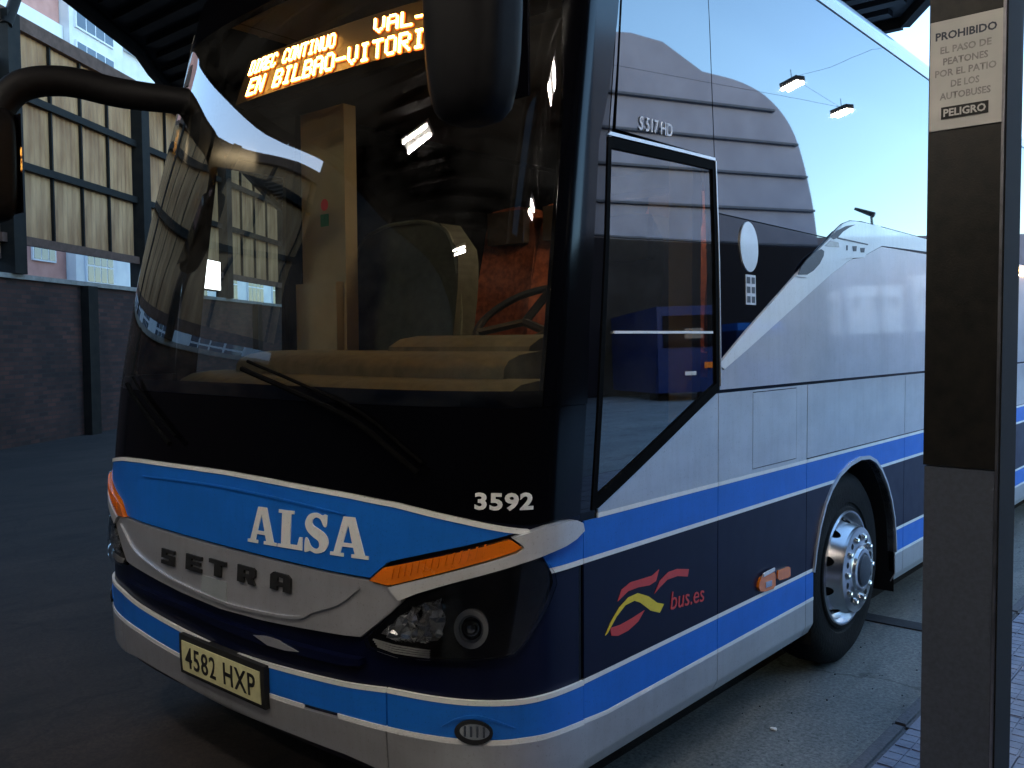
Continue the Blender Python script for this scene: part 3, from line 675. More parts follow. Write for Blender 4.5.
# fog lamps
def disc(cx, cz, rx, rz, n=28): return [(cx + rx * math.cos(2 * math.pi * k / n), cz + rz * math.sin(2 * math.pi * k / n)) for k in range(n)]
def ell(f, a): return mir(a) if f else a
for f in (0, 1):
    fl = obj_skin('fog_lamp', ell(f, disc(.081, .541, .056, .036)), M['rubber'], off=.020, thick=.03)
    obj_skin('fog_lamp_lens', ell(f, disc(.085, .545, .043, .024)), M['chrome'], fl, off=.022, thick=.004)
    for k in range(4): obj_skin('lens_flute', ell(f, poly_gap(.055 + k * .018, .53, .061 + k * .018, .562)), M['postgrey'], fl, off=.024, thick=.003)
    obj_skin('lamp_brow', ell(f, spline([(-.02, .546), (.03, .578), (.085, .592), (.14, .580), (.20, .552)], 5) + spline([(.20, .550), (.14, .572), (.085, .582), (.03, .570), (-.02, .544)], 5)), M['blue'], off=.014, thick=.006)
# nose
nose_half = [(MID, .948), (-.815, .949), (-.45, .952), (-.29, .955), (-.205, .947), (-.150, .908), (-.20, .862), (-.31, .775), (-.38, .767), (-.803, .735), (MID, .724)]
nose = [(2 * MID - a, b) for a, b in nose_half[::-1]] + nose_half[1:-1]
nose = [(2 * MID - a, b) for a, b in nose_half][::-1]; nose = nose_half + nose[1:-1]
obj_skin('nose_panel', nose, M['silver'], off=.022, thick=.03)
cr_in = spline([(-1.922, .923), (-1.762, .841), (-1.614, .807), (-1.40, .775), (MID, .758), (-.913, .760), (-.62, .785), (-.522, .825), (-.404, .871), (-.318, .933)], 5)
cr = cr_in + [(a, b - .010) for a, b in cr_in[::-1]]
obj_skin('nose_crease', cr, M['silver'], off=.030, thick=.01)
pp = SZ['nose_patch']; obj_skin('nose_emblem_mount', poly_gap(-1.20, .742, -1.03, .828), M['palepatch'], off=.026, thick=.003)
# emblem lettering, drawn as wide block capitals (unit cell 1 x 1)
BL = {'S': [[(0, .0), (1, 0), (1, .62), (.38, .62), (.38, .76), (1, .76), (1, 1), (0, 1), (0, .40), (.62, .40), (.62, .24), (0, .24)]],
      'E': [[(0, 0), (1, 0), (1, .25), (.36, .25), (.36, .39), (.92, .39), (.92, .61), (.36, .61), (.36, .75), (1, .75), (1, 1), (0, 1)]],
      'T': [[(.33, 0), (.67, 0), (.67, .74), (1, .74), (1, 1), (0, 1), (0, .74), (.33, .74)]],
      'R': [[(0, 0), (.35, 0), (.35, .32), (.5, .32), (.62, 0), (1, 0), (.84, .36), (.98, .48), (.98, .88), (.86, 1), (0, 1)], [(.36, .55), (.66, .55), (.66, .77), (.36, .77)]],
      'A': [[(0, 0), (.35, 0), (.35, .25), (.65, .25), (.65, 0), (1, 0), (1, .82), (.84, 1), (.16, 1), (0, .82)], [(.35, .48), (.65, .48), (.65, .76), (.35, .76)]]}
xs_ = [-1.50, -1.31, -1.145, -.955, -.755]
for ch, x in zip('SETRA', xs_):
    z_ = .824 + (x + 1.545) * .040; w_ = .112 if ch != 'S' else .10
    g = lambda lp: [(x + u * w_, z_ + v * .060) for u, v in lp]
    obj_skin('emblem_letter', g(BL[ch][0]), M['ink'], off=.031, thick=.008, holes=[g(h) for h in BL[ch][1:]])
# blue band, white edge
blue_half = [(MID, 1.214), (-.834, 1.211), (-.404, 1.202), (-.183, 1.190), (.032, 1.161), (.190, 1.132), (.159, 1.124), (-.06, 1.066), (-.175, 1.033), (-.215, 1.020), (-.285, .963), (-.432, .960), (-.815, .957), (MID, .956)]
blue = blue_half + [(2 * MID - a, b) for a, b in blue_half][::-1][1:-1]
obj_skin('front_blue_band', blue, M['blue'], off=.016, thick=.02)
zz_ = [(a, b) for a, b in zBlueT if abs(a - MID) < 1.31]
obj_skin('front_pinstripe', band(2 * MID - .235, .235, sh(zBlueT, -.009), sh(zBlueT, .006)), M['white'], off=.019, thick=.02)
obj_skin('bonnet_ridge', spline([(-1.72, 1.150), (-1.4, 1.165), (MID, 1.172), (-.7, 1.165), (-.4, 1.150)], 6) + spline([(-.4, 1.146), (-.7, 1.158), (MID, 1.164), (-1.4, 1.158), (-1.72, 1.146)], 6), M['blue'], off=.021, thick=.01)
# operator's name in slab capitals
SLAB = {'A': ([[(0, 0), (.38, 0), (.38, .09), (.29, .09), (.335, .25), (.64, .25), (.69, .09), (.60, .09), (.60, 0), (1.05, 0), (1.05, .09), (.95, .09), (.655, 1), (.345, 1), (.10, .09), (0, .09)], [(.36, .35), (.61, .35), (.485, .80)]], 1.05),
        'L': ([[(0, 0), (.82, 0), (.82, .34), (.72, .34), (.66, .12), (.42, .12), (.42, .91), (.52, .91), (.52, 1), (0, 1), (0, .91), (.12, .91), (.12, .09), (0, .09)]], .82)}
Sp = spline([(.70, .98), (.68, .70), (.60, .70), (.50, .86), (.36, .90), (.26, .82), (.28, .70), (.45, .62), (.66, .50), (.76, .30), (.66, .08), (.42, -.02), (.22, .03), (.14, .0), (.04, .0), (.05, .33), (.13, .33), (.24, .15), (.40, .10), (.49, .17), (.46, .30), (.28, .40), (.10, .54), (.03, .74), (.14, .95), (.36, 1.02), (.54, .97), (.62, 1.0)], 4)
SLAB['S'] = ([Sp], .78)
x = 0; tot = 1.05 + .82 + .78 + 1.05 + .12
AS0, AS1 = -.915, -.290
for ch in 'ALSA':
    lps, w = SLAB[ch]; k = (AS1 - AS0) / tot
    g = lambda lp: [(AS0 + (x + u) * k, .992 + (x + u) / tot * .026 + v * .128) for u, v in lp]
    obj_skin('name_letter', g(lps[0]), M['white'], off=.019, thick=.004, holes=[g(h) for h in lps[1:]])
    x += w + .04
skin_text('fleet_number', '3592', [(.072, 1.200), (.246, 1.197), (.070, 1.252), (.244, 1.250)], M['white'], coach, off=.014, thick=.003, bold=.035, space=1.08)
# wing, indicator, headlamp on both sides
for f in (0, 1):
    obj_skin('silver_wing', ell(f, SZ['wing']), M['wing'], off=.034, thick=.035)
    if not f: obj_skin('upper_blue_stripe', [(a, b) for a, b in SZ['sidewedge']] + [(.318, 1.013), (.484, 1.013), (.484, 1.128), (.470, 1.118)], M['blue'], off=.007); obj_skin('pinstripe', [(.318, .996), (.484, .996), (.484, 1.012), (.318, 1.012)], M['white'], off=.0085)
    ind = obj_skin('indicator', ell(f, SZ['orange']), M['orange'], off=.030, thick=.03)
    o_ = SZ['orange']
    for k in range(16):
        u = .06 + k * .056; b0 = (np.array(o_[0]) * (1 - u) + np.array(o_[4]) * u); 
        a0 = (-.235 + u * .40, .980 + u * .128)
        obj_skin('indicator_rib', ell(f, [(a0[0], a0[1] - .022 + (.0 if k else .01)), (a0[0] + .005, a0[1] - .020 + (.0 if k else .01)), (a0[0] + .012, a0[1] + .016), (a0[0] + .007, a0[1] + .015)]), M['orange'], ind, off=.034, thick=.006) if 0 < k < 15 else None
    hl = obj_skin('headlamp', ell(f, SZ['headlamp']), M['black'], off=.012, thick=.012)
    for kk in ('refl_a', 'refl_b'):
        pl = SZ[kk]; cx = sum(a for a, b in pl) / len(pl); cz = sum(b for a, b in pl) / len(pl)
        me = skin_mesh('headlamp_reflector', fill2d(ell(f, pl), (), ([2 * MID - (cx + d) if f else cx + d for d in (-.06, -.04, -.02, 0, .02, .04, .06)], [cz + d for d in (-.06, -.04, -.02, 0, .02, .04, .06)])), .016, .006)
        rng = random.Random(7)
        for v in me.vertices: v.co += Vector((rng.uniform(-.006, .006), rng.uniform(-.010, .006), rng.uniform(-.006, .006)))
        for p_ in me.polygons: p_.use_smooth = False
        link('headlamp_reflector', me, M['bright'], hl)
    for i in range(4):
        st = [(-.262 + i * .006, .772 - i * .006), (-.18, .768 - i * .0072), (-.055, .770 - i * .0066), (-.052, .7745 - i * .0066), (-.18, .7725 - i * .0072), (-.262 + i * .006, .7765 - i * .006)]
        obj_skin('daytime_strip', ell(f, st), M['white'], hl, off=.018, thick=.004)
    def ring(r0, r1, q0, q1, mat, nm, off, th): obj_skin(nm, ell(f, disc(.075, .852, r1, q1)), mat, hl, off=off, thick=th, holes=[ell(f, disc(.075, .852, r0, q0))])
    ring(.036, .049, .042, .058, M['wing'], 'projector_bezel', .026, .014)
    ring(.030, .036, .035, .042, M['steel'], 'projector_ring', .020, .008)
    # projector lens: a low dome
    c = P(np.array([2 * MID - .075 if f else .075]), np.array([.852]))[0]; n_ = PN(np.array([2 * MID - .075 if f else .075]), np.array([.852]))[0]
    if n_[1] > 0: n_ = -n_
    bm = bmesh.new(); bmesh.ops.create_uvsphere(bm, u_segments=20, v_segments=12, radius=.034)
    for v in bm.verts: v.co = Vector(c) + v.co * .95
    bm_obj('projector_lens', bm, M['upglass'], hl, True)
    obj_skin('headlamp_cover', ell(f, SZ['headlamp']), M['lampglass'], hl, off=.030, thick=.002)
# shelf and grille below the nose
ld = SZ['ledge']
obj_skin('bumper_ledge', band(-1.84, -.31, [(-1.84, .676), (-1.33, .670), (MID, .655), (-.8, .652), (-.38, .672), (-.31, .685)], [(-1.84, .694), (-1.33, .690), (MID, .683), (-.8, .684), (-.38, .700), (-.31, .706)]), M['navy'], off=.030, thick=.03)
obj_skin('intake_lip', [(-.845, .678), (-.77, .690), (-.70, .690), (-.59, .674), (-.66, .664), (-.76, .660)], M['silver'], off=.034, thick=.006)
# -- windscreen
sill = band(SM - .05, .495, 1.215, 1.52)
obj_skin('windscreen_sill', [(a, b) for a, b in band(2 * MID - .46, .46, sh(zBlueT, .008) if False else [(2 * MID - .46, 1.135), (2 * MID - .23, 1.145)] + [(a, b + .010) for a, b in zBlueT if abs(a - MID) < 1.29] + [(.23, 1.152), (.46, 1.155)], 1.50)], M['black'], off=.010, thick=.012)
obj_skin('windscreen', band(2 * MID - .255, .255, 1.502, 3.095), M['windscreen'], off=.010, thick=.005)
pil_l = [(.258, 1.502), (.462, 1.502), (.452, 1.83), (.476, 2.34), (.53, 2.52), (.575, 2.76), (.62, 3.10), (.62, 3.20), (.20, 3.20), (.20, 3.0), (.222, 2.76), (.250, 2.44)]
obj_skin('windscreen_pillar', pil_l, M['black'], off=.012, thick=.03)
obj_skin('windscreen_pillar', mir(pil_l), M['black'], off=.012, thick=.03)
obj_skin('pillar_corner', [(.455, 1.16), (.517, 1.158), (.528, 1.60), (.534, 2.36), (.575, 2.80), (.60, 3.2), (.56, 3.2), (.53, 2.80), (.478, 2.34), (.456, 1.83)], M['sideglass'], off=.008, thick=.01)
# wipers
for pts in ([(-.10, 1.30), (-.35, 1.44), (-.67, 1.53), (-.98, 1.60)], [(-1.45, 1.30), (-1.7, 1.42), (-1.9, 1.52)]):
    pp_ = spline(pts, 4); a = np.array(pp_); p = P(a[:, 0], a[:, 1]) + PN(a[:, 0], a[:, 1]) * .045
    w = tube('wiper', [tuple(v) for v in p], .010, M['wiper'], coach, 8)
    a2 = a + np.array([0, .03]); p = P(a2[:, 0], a2[:, 1]) + PN(a2[:, 0], a2[:, 1]) * .024
    tube('wiper_blade', [tuple(v) for v in p], .006, M['wiper'], w, 6)

# -- wheels
def wheel(cx, cy, flip=1):
    bm = bmesh.new()
    prof = [(-.30, .30), (-.30, .40), (-.29, .47), (-.25, .505), (-.20, .515), (-.17, .515), (-.165, .505), (-.155, .505), (-.15, .515), (-.10, .515), (-.06, .500), (-.035, .465), (-.030, .40), (-.036, .345), (-.044, .338), (-.044, .325), (-.036, .318), (-.034, .300), (-.08, .288)]
    lathe_x(bm, [(x, r * .985) for x, r in prof], 64, cx, cy, .508)
    if flip < 0:
        for v in bm.verts: v.co.x = 2 * cx - v.co.x
    w = bm_obj('wheel', bm, M['tyre'], coach, True)
    # rim: lip, cone with ten oval holes, hub disc
    bm = bmesh.new(); lathe_x(bm, [(-.034, .300), (-.026, .296), (-.028, .288), (-.060, .280), (-.075, .272)], 64, cx, cy, .508)
    if flip < 0:
        for v in bm.verts: v.co.x = 2 * cx - v.co.x
    bm_obj('rim_lip', bm, M['chrome'], w, True)
    L_ = 2 * math.pi
    fx = lambda v: (v - 0) * 0 + np.interp(v, [0, .5, 1], [-.072, -.045, .018]); fr__ = lambda v: np.interp(v, [0, .5, 1], [.272, .250, .222])
    def pos(u, v): return np.stack([cx + flip * fx(v), cy + np.cos(u) * fr__(v), .508 + np.sin(u) * fr__(v)], -1)
    def nor(u, v): n = np.stack([np.full_like(u, .4 * flip), np.cos(u) * .9, np.sin(u) * .9], -1); return n / np.linalg.norm(n, axis=-1, keepdims=True)
    poly = [(L_ * k / 60, 0) for k in range(61)] + [(L_ * k / 60, 1) for k in range(60, -1, -1)]
    holes = [[(L_ * (h + .5) / 10 + .105 * math.cos(t), .47 + .30 * math.sin(t)) for t in [2 * math.pi * q / 14 for q in range(14)]] for h in range(10)]
    me = skin_mesh('rim', fill2d(poly, holes, ([L_ * k / 60 for k in range(1, 60)], [.5])), 0.0, .012, pos, nor); link('rim', me, M['chrome'], w)
    bm = bmesh.new(); lathe_x(bm, [(-.11, .27), (-.11, .0)], 32, cx, cy, .508)
    if flip < 0:
        for v in bm.verts: v.co.x = 2 * cx - v.co.x
    bm_obj('brake_drum', bm, M['void'], w)
    bm = bmesh.new(); lathe_x(bm, [(.018, .222), (.030, .219), (.034, .205), (.034, .13), (.040, .118), (.055, .112), (.060, .10), (.058, .088), (.050, .084)], 48, cx, cy, .508)
    if flip < 0:
        for v in bm.verts: v.co.x = 2 * cx - v.co.x
    bm_obj('hub_disc', bm, M['chrome'], w, True)
    bm = bmesh.new(); lathe_x(bm, [(.050, .084), (.066, .078), (.072, .06), (.072, .0001)], 32, cx, cy, .508)
    if flip < 0:
        for v in bm.verts: v.co.x = 2 * cx - v.co.x
    bm_obj('hub_cap', bm, M['postgrey'], w, True)
    n0 = None
    for k in range(10):
        if n0 is None:
            bm = bmesh.new(); lathe_x(bm, [(0, .021), (.004, .021), (.005, .015), (.016, .014), (.019, .008), (.019, .0001)], 6)
            if flip < 0:
                for v in bm.verts: v.co.x = -v.co.x
            n0 = bm_obj('wheel_nut', bm, M['chrome'], w, False); o = n0
        else: o = n0.copy(); col.objects.link(o)
        o.location = (cx + flip * .034, cy + math.cos(L_ * k / 10) * .168, .508 + math.sin(L_ * k / 10) * .168)
    for k in range(10):
        bm = bmesh.new(); a = L_ * (k + .5) / 10; lathe_x(bm, [(.0345, .016), (.0360, .014), (.0360, .0001)], 10, cx, cy + math.cos(a) * .168, .508 + math.sin(a) * .168)
        if flip < 0:
            for v in bm.verts: v.co.x = 2 * cx - v.co.x
        bm_obj('disc_hole', bm, M['void'], w)
wheel(-.012, 2.87, 1); wheel(-2.538, 2.87, -1); wheel(-.012, 9.0, 1); wheel(-2.538, 9.0, -1)
bm = bmesh.new(); add_tube(bm, [(-.3, 2.87, .5), (-2.2, 2.87, .5)], .09, 12); bm_obj('front_axle', bm, M['void'], coach)

# -- door mirrors on their arms
def mirror_arm(side):
    sx = (lambda x: x) if side > 0 else (lambda x: -2 * HW - x)
    if side > 0: pts = [(-.16, .78, 2.99), (-.03, .62, 2.93), (.06, .36, 3.02), (.14, .05, 3.12), (.17, -.17, 3.0)]; ra = [.09, .10, .10, .09, .07]
    else: pts = [(-.34, .46, 2.82), (-.10, .24, 2.86), (.04, .04, 2.90), (.12, -.12, 2.86), (.165, -.20, 2.74), (.16, -.22, 2.60)]; ra = [.06, .068, .068, .068, .062, .05]
    pts = [(sx(a), b, c) for a, b, c in pts]
    sp = spline([(*p, r) for p, r in zip(pts, ra)], 6)
    arm = tube('wing_mirror', [p[:3] for p in sp], [p[3] for p in sp], M['mirror'], coach, 16)
    # housing: rounded box, mirror glass on its rear face
    if side > 0: c, hx, hy, hz = Vector((.190, -.20, 2.66)), .125, .085, .445
    else: c, hx, hy, hz = Vector((sx(.165), -.23, 2.50)), .12, .08, .25
    bm = bmesh.new(); bmesh.ops.create_cube(bm, size=2)
    bmesh.ops.subdivide_edges(bm, edges=bm.edges[:], cuts=7, use_grid_fill=True)
    for v in bm.verts:
        x_, y_, z_ = v.co; e = 5.0
        n3 = (abs(x_) ** e + abs(y_) ** e + abs(z_) ** e) ** (1 / e); x_, y_, z_ = x_ / n3, y_ / n3, z_ / n3
        tap = 1 - .12 * max(0, -z_); v.co = c + Vector((x_ * hx * tap, y_ * hy * (1 - .2 * x_ * x_), z_ * hz))
    h = bm_obj('mirror_housing', bm, M['mirror'], arm, True)
    box('mirror_glass', (c.x - hx * .82, c.y + hy * .97, c.z - hz * .85), (c.x + hx * .82, c.y + hy * 1.06, c.z + hz * .9), M['sideglass'], arm, .01)
mirror_arm(1); mirror_arm(-1)

# -- saloon: floor, dashboard, seats, bulkhead, display
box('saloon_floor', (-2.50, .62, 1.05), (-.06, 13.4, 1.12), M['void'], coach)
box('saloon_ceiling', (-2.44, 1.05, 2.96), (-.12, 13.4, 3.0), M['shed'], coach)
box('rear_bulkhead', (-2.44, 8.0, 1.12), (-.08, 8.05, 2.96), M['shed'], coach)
def dash_piece(name, prof, x0, x1, mat, par):
    """profile of (y, z) extruded along x, following the curve of the front"""
    bm = bmesh.new(); rows = []; n = 24
    for i in range(n + 1):
        x = x0 + (x1 - x0) * i / n; u = (x + HW) / HW; dy = .33 * (abs(u) ** 3.2)
        rows.append([bm.verts.new((x, y + dy, z)) for y, z in prof])
    m = len(prof)
    for a, b in zip(rows, rows[1:]):
        for k in range(m): bm.faces.new((a[k], a[(k + 1) % m], b[(k + 1) % m], b[k]))
    bm.faces.new(rows[0]); bm.faces.new(rows[-1][::-1]); return bm_obj(name, bm, mat, par, True)
ds = dash_piece('dashboard', [(.20, 1.30), (.20, 1.44), (.215, 1.49), (.25, 1.53), (.31, 1.555), (.40, 1.565), (.50, 1.568), (.60, 1.56), (.66, 1.53), (.68, 1.30)], -2.36, -.24, M['dash'], coach)
dash_piece('dashboard_step', [(.47, 1.50), (.475, 1.60), (.50, 1.63), (.56, 1.650), (.66, 1.662), (.78, 1.664), (.86, 1.65), (.90, 1.60), (.90, 1.30), (.47, 1.30)], -2.02, -.40, M['dash'], ds)
dash_piece('instrument_pod', [(.66, 1.62), (.68, 1.68), (.74, 1.71), (.84, 1.725), (.94, 1.70), (.98, 1.62)], -1.12, -.44, M['dash'], ds)
# steering wheel
bm = bmesh.new(); seg = 36; T = Matrix.Rotation(R(-62), 4, 'X'); pts = []
for k in range(seg + 1):
    a = 2 * math.pi * k / seg; v = Vector((math.cos(a) * .225, math.sin(a) * .225, 0)); v.rotate(Matrix.Rotation(R(35), 3, 'X')); pts.append(v + Vector((-.76, 1.12, 1.80)))
add_tube(bm, pts, .016, 8); sw = bm_obj('steering_wheel', bm, M['rubber'], coach, True)
for a in (R(90), R(210), R(330)):
    v = Vector((math.cos(a) * .22, math.sin(a) * .22, 0)); v.rotate(Matrix.Rotation(R(35), 3, 'X')); tube('steering_spoke', [Vector((-.76, 1.12, 1.78)), v + Vector((-.76, 1.12, 1.80))], .018, M['rubber'], sw, 6)
def seat(name, x, y, z, w, h, mat, mat2):
    """seat with cushion, shaped backrest and headrest, facing the front"""
    bm = bmesh.new(); n, k = 10, 14; vs = {}
    for s_ in (0, 1):
        for i in range(n + 1):
            for j in range(k + 1):
                u = -1 + 2 * i / n; v = j / k; hw = w / 2 * (1 - .16 * v ** 3) * (1 - .25 * max(0, v - .85) / .15)
                thick = .055 + .03 * math.cos(u * 1.4) ; bol = .03 * abs(u) ** 3
                yy = y + .10 * v + (.0 if s_ == 0 else thick) - (bol if s_ == 0 else 0) + (-.02 * math.sin(v * 6))
                vs[s_, i, j] = bm.verts.new((x + u * hw, yy + (-.03 if s_ == 0 else .03), z + .02 + h * v - .02 * u * u * v))
    for s_ in (0, 1):
        for i in range(n):
            for j in range(k): bm.faces.new((vs[s_, i, j], vs[s_, i + 1, j], vs[s_, i + 1, j + 1], vs[s_, i, j + 1]))
    for i in range(n):
        for j in (0, k): bm.faces.new((vs[0, i, j], vs[0, i + 1, j], vs[1, i + 1, j], vs[1, i, j]))
    for j in range(k):
        for i in (0, n): bm.faces.new((vs[0, i, j], vs[0, i, j + 1], vs[1, i, j + 1], vs[1, i, j]))
    o = bm_obj(name, bm, mat, coach, True)
    box('seat_cushion', (x - w / 2, y - .44, z - .10), (x + w / 2, y + .02, z + .02), mat, o, .035)
    if name == 'guide_seat':
        pts = spline([(x - w / 2 * .98, y - .03, z + .05), (x - w / 2 * .97, y + .03, z + h * .5), (x - w / 2 * .80, y + .05, z + h * .90), (x - w / 2 * .45, y + .06, z + h * 1.01), (x, y + .06, z + h * 1.03), (x + w / 2 * .45, y + .06, z + h * 1.01), (x + w / 2 * .80, y + .05, z + h * .90), (x + w / 2 * .97, y + .03, z + h * .5), (x + w / 2 * .98, y - .03, z + .05)], 5)
        tube('seat_piping', pts, .011, M['dash'], o, 6); return o
    box('headrest', (x - w * .33, y + .00, z + h * .76), (x + w * .33, y + .07, z + h * .985), mat2, o, .03)
    return o
seat('driver_seat', -.72, 1.75, 1.42, .50, .86, M['olive'], M['olive'])
seat('guide_seat', -1.94, 1.46, 1.35, .92, .96, M['olive'], M['seatdark'])
for yy in (2.55, 3.4, 4.3):
    for xx in (-.42, -.90, -1.66, -2.12): seat('passenger_seat', xx, yy, 1.62, .46, .92, M['seatred'], M['seatdark'])
cm = box('bulkhead_column', (-2.475, 1.25, 1.12), (-2.10, 1.33, 2.95), M['cream'], coach, .02)
box('bulkhead_locker', (-2.472, 1.20, 1.12), (-2.12, 1.247, 2.02), M['cream'], cm, .012)
for zc, mt in ((2.44, M['red']), (2.36, M['green'])):
    bm = bmesh.new()
    if mt is M['red']:
        vsd = [bm.verts.new((-2.27 + math.cos(t) * .032, 1.2475, zc + math.sin(t) * .032)) for t in [2 * math.pi * q / 20 for q in range(20)]]; bm.faces.new(vsd)
    else: add_box(bm, (-2.305, 1.2460, zc - .035), (-2.235, 1.2478, zc + .03))
    bm_obj('safety_sticker', bm, mt, cm)
box('window_post', (-.27, 1.46, 1.3), (-.16, 1.53, 2.5), M['cream'], coach, .01)
box('cab_shelf', (-.95, 1.62, 2.36), (-.16, 1.80, 2.44), M['dash'], coach, .03)
tube('handrail', [(-.48, 1.05, 1.12), (-.42, 1.0, 1.75), (-.38, .98, 1.85)], .016, M['steel'], coach, 8)
tube('handrail', [(-.24, .98, 2.75), (-.25, .95, 2.2), (-.28, .9, 1.62)], .013, M['cream'], coach, 8)
# destination display behind the top of the screen
dd = obj_skin('destination_display', band(-1.74, -.12, 2.725, 2.915), M['ledback'], off=-.055, thick=.05)
GL = {'D': '1E111111111F1E', 'I': '0E04040404040E', 'R': '1E11111E141211', 'E': '1F10101E10101F', 'C': '0E11101010110E', 'O': '0E11111111110E', 'N': '11191915131311', 'T': '1F040404040404',
      'U': '1111111111110E', 'V': '11111111110A04', 'A': '0E11111F111111', 'L': '1010101010101F', 'B': '1E11111E11111E', '-': '0000001F000000', ' ': '00000000000000'}
GL['D'] = '1E11111111111E'
def disp(text, s0, s1, za, zb, h):
    n = len(text) * 6 - 1; pz = h / 7; sg_ = np.linspace(-2.3, .3, 600); xg_ = P(sg_, np.full(600, za + h / 2))[:, 0]
    X0, X1 = np.interp([s0, s1], sg_, xg_); ps = (X1 - X0) / n
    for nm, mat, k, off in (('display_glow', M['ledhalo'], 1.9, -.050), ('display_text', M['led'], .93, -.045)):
        bm = bmesh.new()
        for c, ch in enumerate(text):
            for row in range(7):
                bits = int(GL[ch][row * 2:row * 2 + 2], 16)
                for q in range(5):
                    if bits >> (4 - q) & 1:
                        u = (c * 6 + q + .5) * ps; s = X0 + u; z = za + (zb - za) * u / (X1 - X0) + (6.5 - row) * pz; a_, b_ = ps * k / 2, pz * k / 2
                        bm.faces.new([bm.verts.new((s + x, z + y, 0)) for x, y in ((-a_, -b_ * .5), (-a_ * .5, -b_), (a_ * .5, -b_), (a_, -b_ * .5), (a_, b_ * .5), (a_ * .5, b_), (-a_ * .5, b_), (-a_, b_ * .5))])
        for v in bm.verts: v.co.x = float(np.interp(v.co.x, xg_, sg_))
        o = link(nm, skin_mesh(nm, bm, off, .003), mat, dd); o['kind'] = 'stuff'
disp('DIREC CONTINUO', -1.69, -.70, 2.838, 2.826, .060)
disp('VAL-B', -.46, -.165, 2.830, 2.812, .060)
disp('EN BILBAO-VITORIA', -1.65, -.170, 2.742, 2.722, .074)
box('cab_fill_light', (-.75, 1.9, 2.92), (-.55, 2.3, 2.95), M['cabfill'], coach)  # unseen glowing box added under the ceiling to brighten the cab

# ================================================================== STEEL POST with its notice
post = thing('steel_post', 'square grey and black steel post beside the coach carrying the white notice', 'post', (1.0, .95, .1))
box('lower_cladding', (.914, .852, .10), (1.096, 1.03, 1.345), M['postgrey'], post, .004)
box('upper_cladding', (.911, .850, 1.349), (1.098, 1.033, 4.6), M['postdark'], post, .004)
box('dark_side_sheet', (1.0985, .853, .10), (1.103, 1.030, 4.6), M['void'], post)  # thin near-black sheet laid over the post's right face
box('corner_bead', (1.092, .846, .10), (1.099, .8515, 4.6), M['steel'], post)
sg = thing('warning_sign', 'white rectangular notice with PELIGRO in a black box fixed to the steel post', 'sign', (1.0, .845, 2.3))
SX0, SX1, SZ0, SZ1 = .915, 1.092, 2.262, 2.553
box('sign_panel', (SX0, .8445, SZ0), (SX1, .8495, SZ1), M['signwhite'], sg, .001)
def flat_text(body, xc, zc, w, h, mat, y=.8435, bold=.0):
    bm, a, b, c, d = text_bm(body, bold=bold, res=2)
    for v in bm.verts: v.co = ((v.co.x - a) / (b - a) * w + xc - w / 2, y, (v.co.y - c) / (d - c) * h + zc - h / 2)
    bm_obj('sign_lettering', bm, mat, sg)
xc = (SX0 + SX1) / 2
flat_text('PROHIBIDO', xc, 2.512, .150, .022, M['postgrey'], bold=.03)
for t, w, z in (('EL PASO DE', .125, 2.474), ('PEATONES', .110, 2.443), ('POR EL PATIO', .150, 2.413), ('DE LOS', .070, 2.382), ('AUTOBUSES', .125, 2.351)): flat_text(t, xc, z, w, .019, M['signfade'], bold=.025)
box('sign_bar', (xc - .058, .8425, 2.290), (xc + .058, .8440, 2.322), M['ink'], sg)
flat_text('PELIGRO', xc, 2.306, .104, .021, M['signwhite'], y=.8418, bold=.03)

# ================================================================== LEFT: wall, screen, canopy, houses
AD = Vector((-.576, .817, 0)); PL = Vector((-.817, -.576, 0)); O2 = Vector((CAM.x, CAM.y, 0))
RW = Matrix((AD, PL, Vector((0, 0, 1)))).transposed()      # local (along, outwards, up) -> world
def wbox(name, a, b, mat, parent=None, bevel=0): return box(name, a, b, mat, parent, bevel, rot=RW, origin=O2)
def wthing(name, label, cat, along, perp, z=0, group=None): return thing(name, label, cat, O2 + AD * along + PL * perp + Vector((0, 0, z)), group)
bw = wthing('brick_wall', 'low dark brick wall with stone coping below the raised sheet screen', 'wall', 15, 9.8)
PW = 9.7
wbody = wbox('brickwork', (-16, PW, -.1), (46, PW + .3, 2.80), M['brick'], bw)
me = wbody.data; uvl = me.uv_layers.new(name='UVMap')
for lp in me.loops:
    c_ = me.vertices[lp.vertex_index].co - O2; uvl.data[lp.index].uv = (c_.dot(AD), c_.z)
wbox('coping', (-16, PW - .06, 2.80), (46, PW + .36, 2.88), M['coping'], bw, .01)
for al in (-10.8, -6.5, -2.3, 2.0, 8.0, 11.9, 16.15, 24.5, 30.5): wbox('pilaster', (al - .16, PW - .16, -.1), (al + .16, PW - .002, 2.798), M['beam'], bw)
sc = wthing('sheet_screen', 'tall screen of weathered tan sheets with dark beams above the brick wall', 'screen', 15, 10, 3.5)
ZP0, ZP1 = 3.53, 6.98
sheet0 = None; pers = 4.25; posts = [14.08 + pers * k for k in range(-7, 6)]
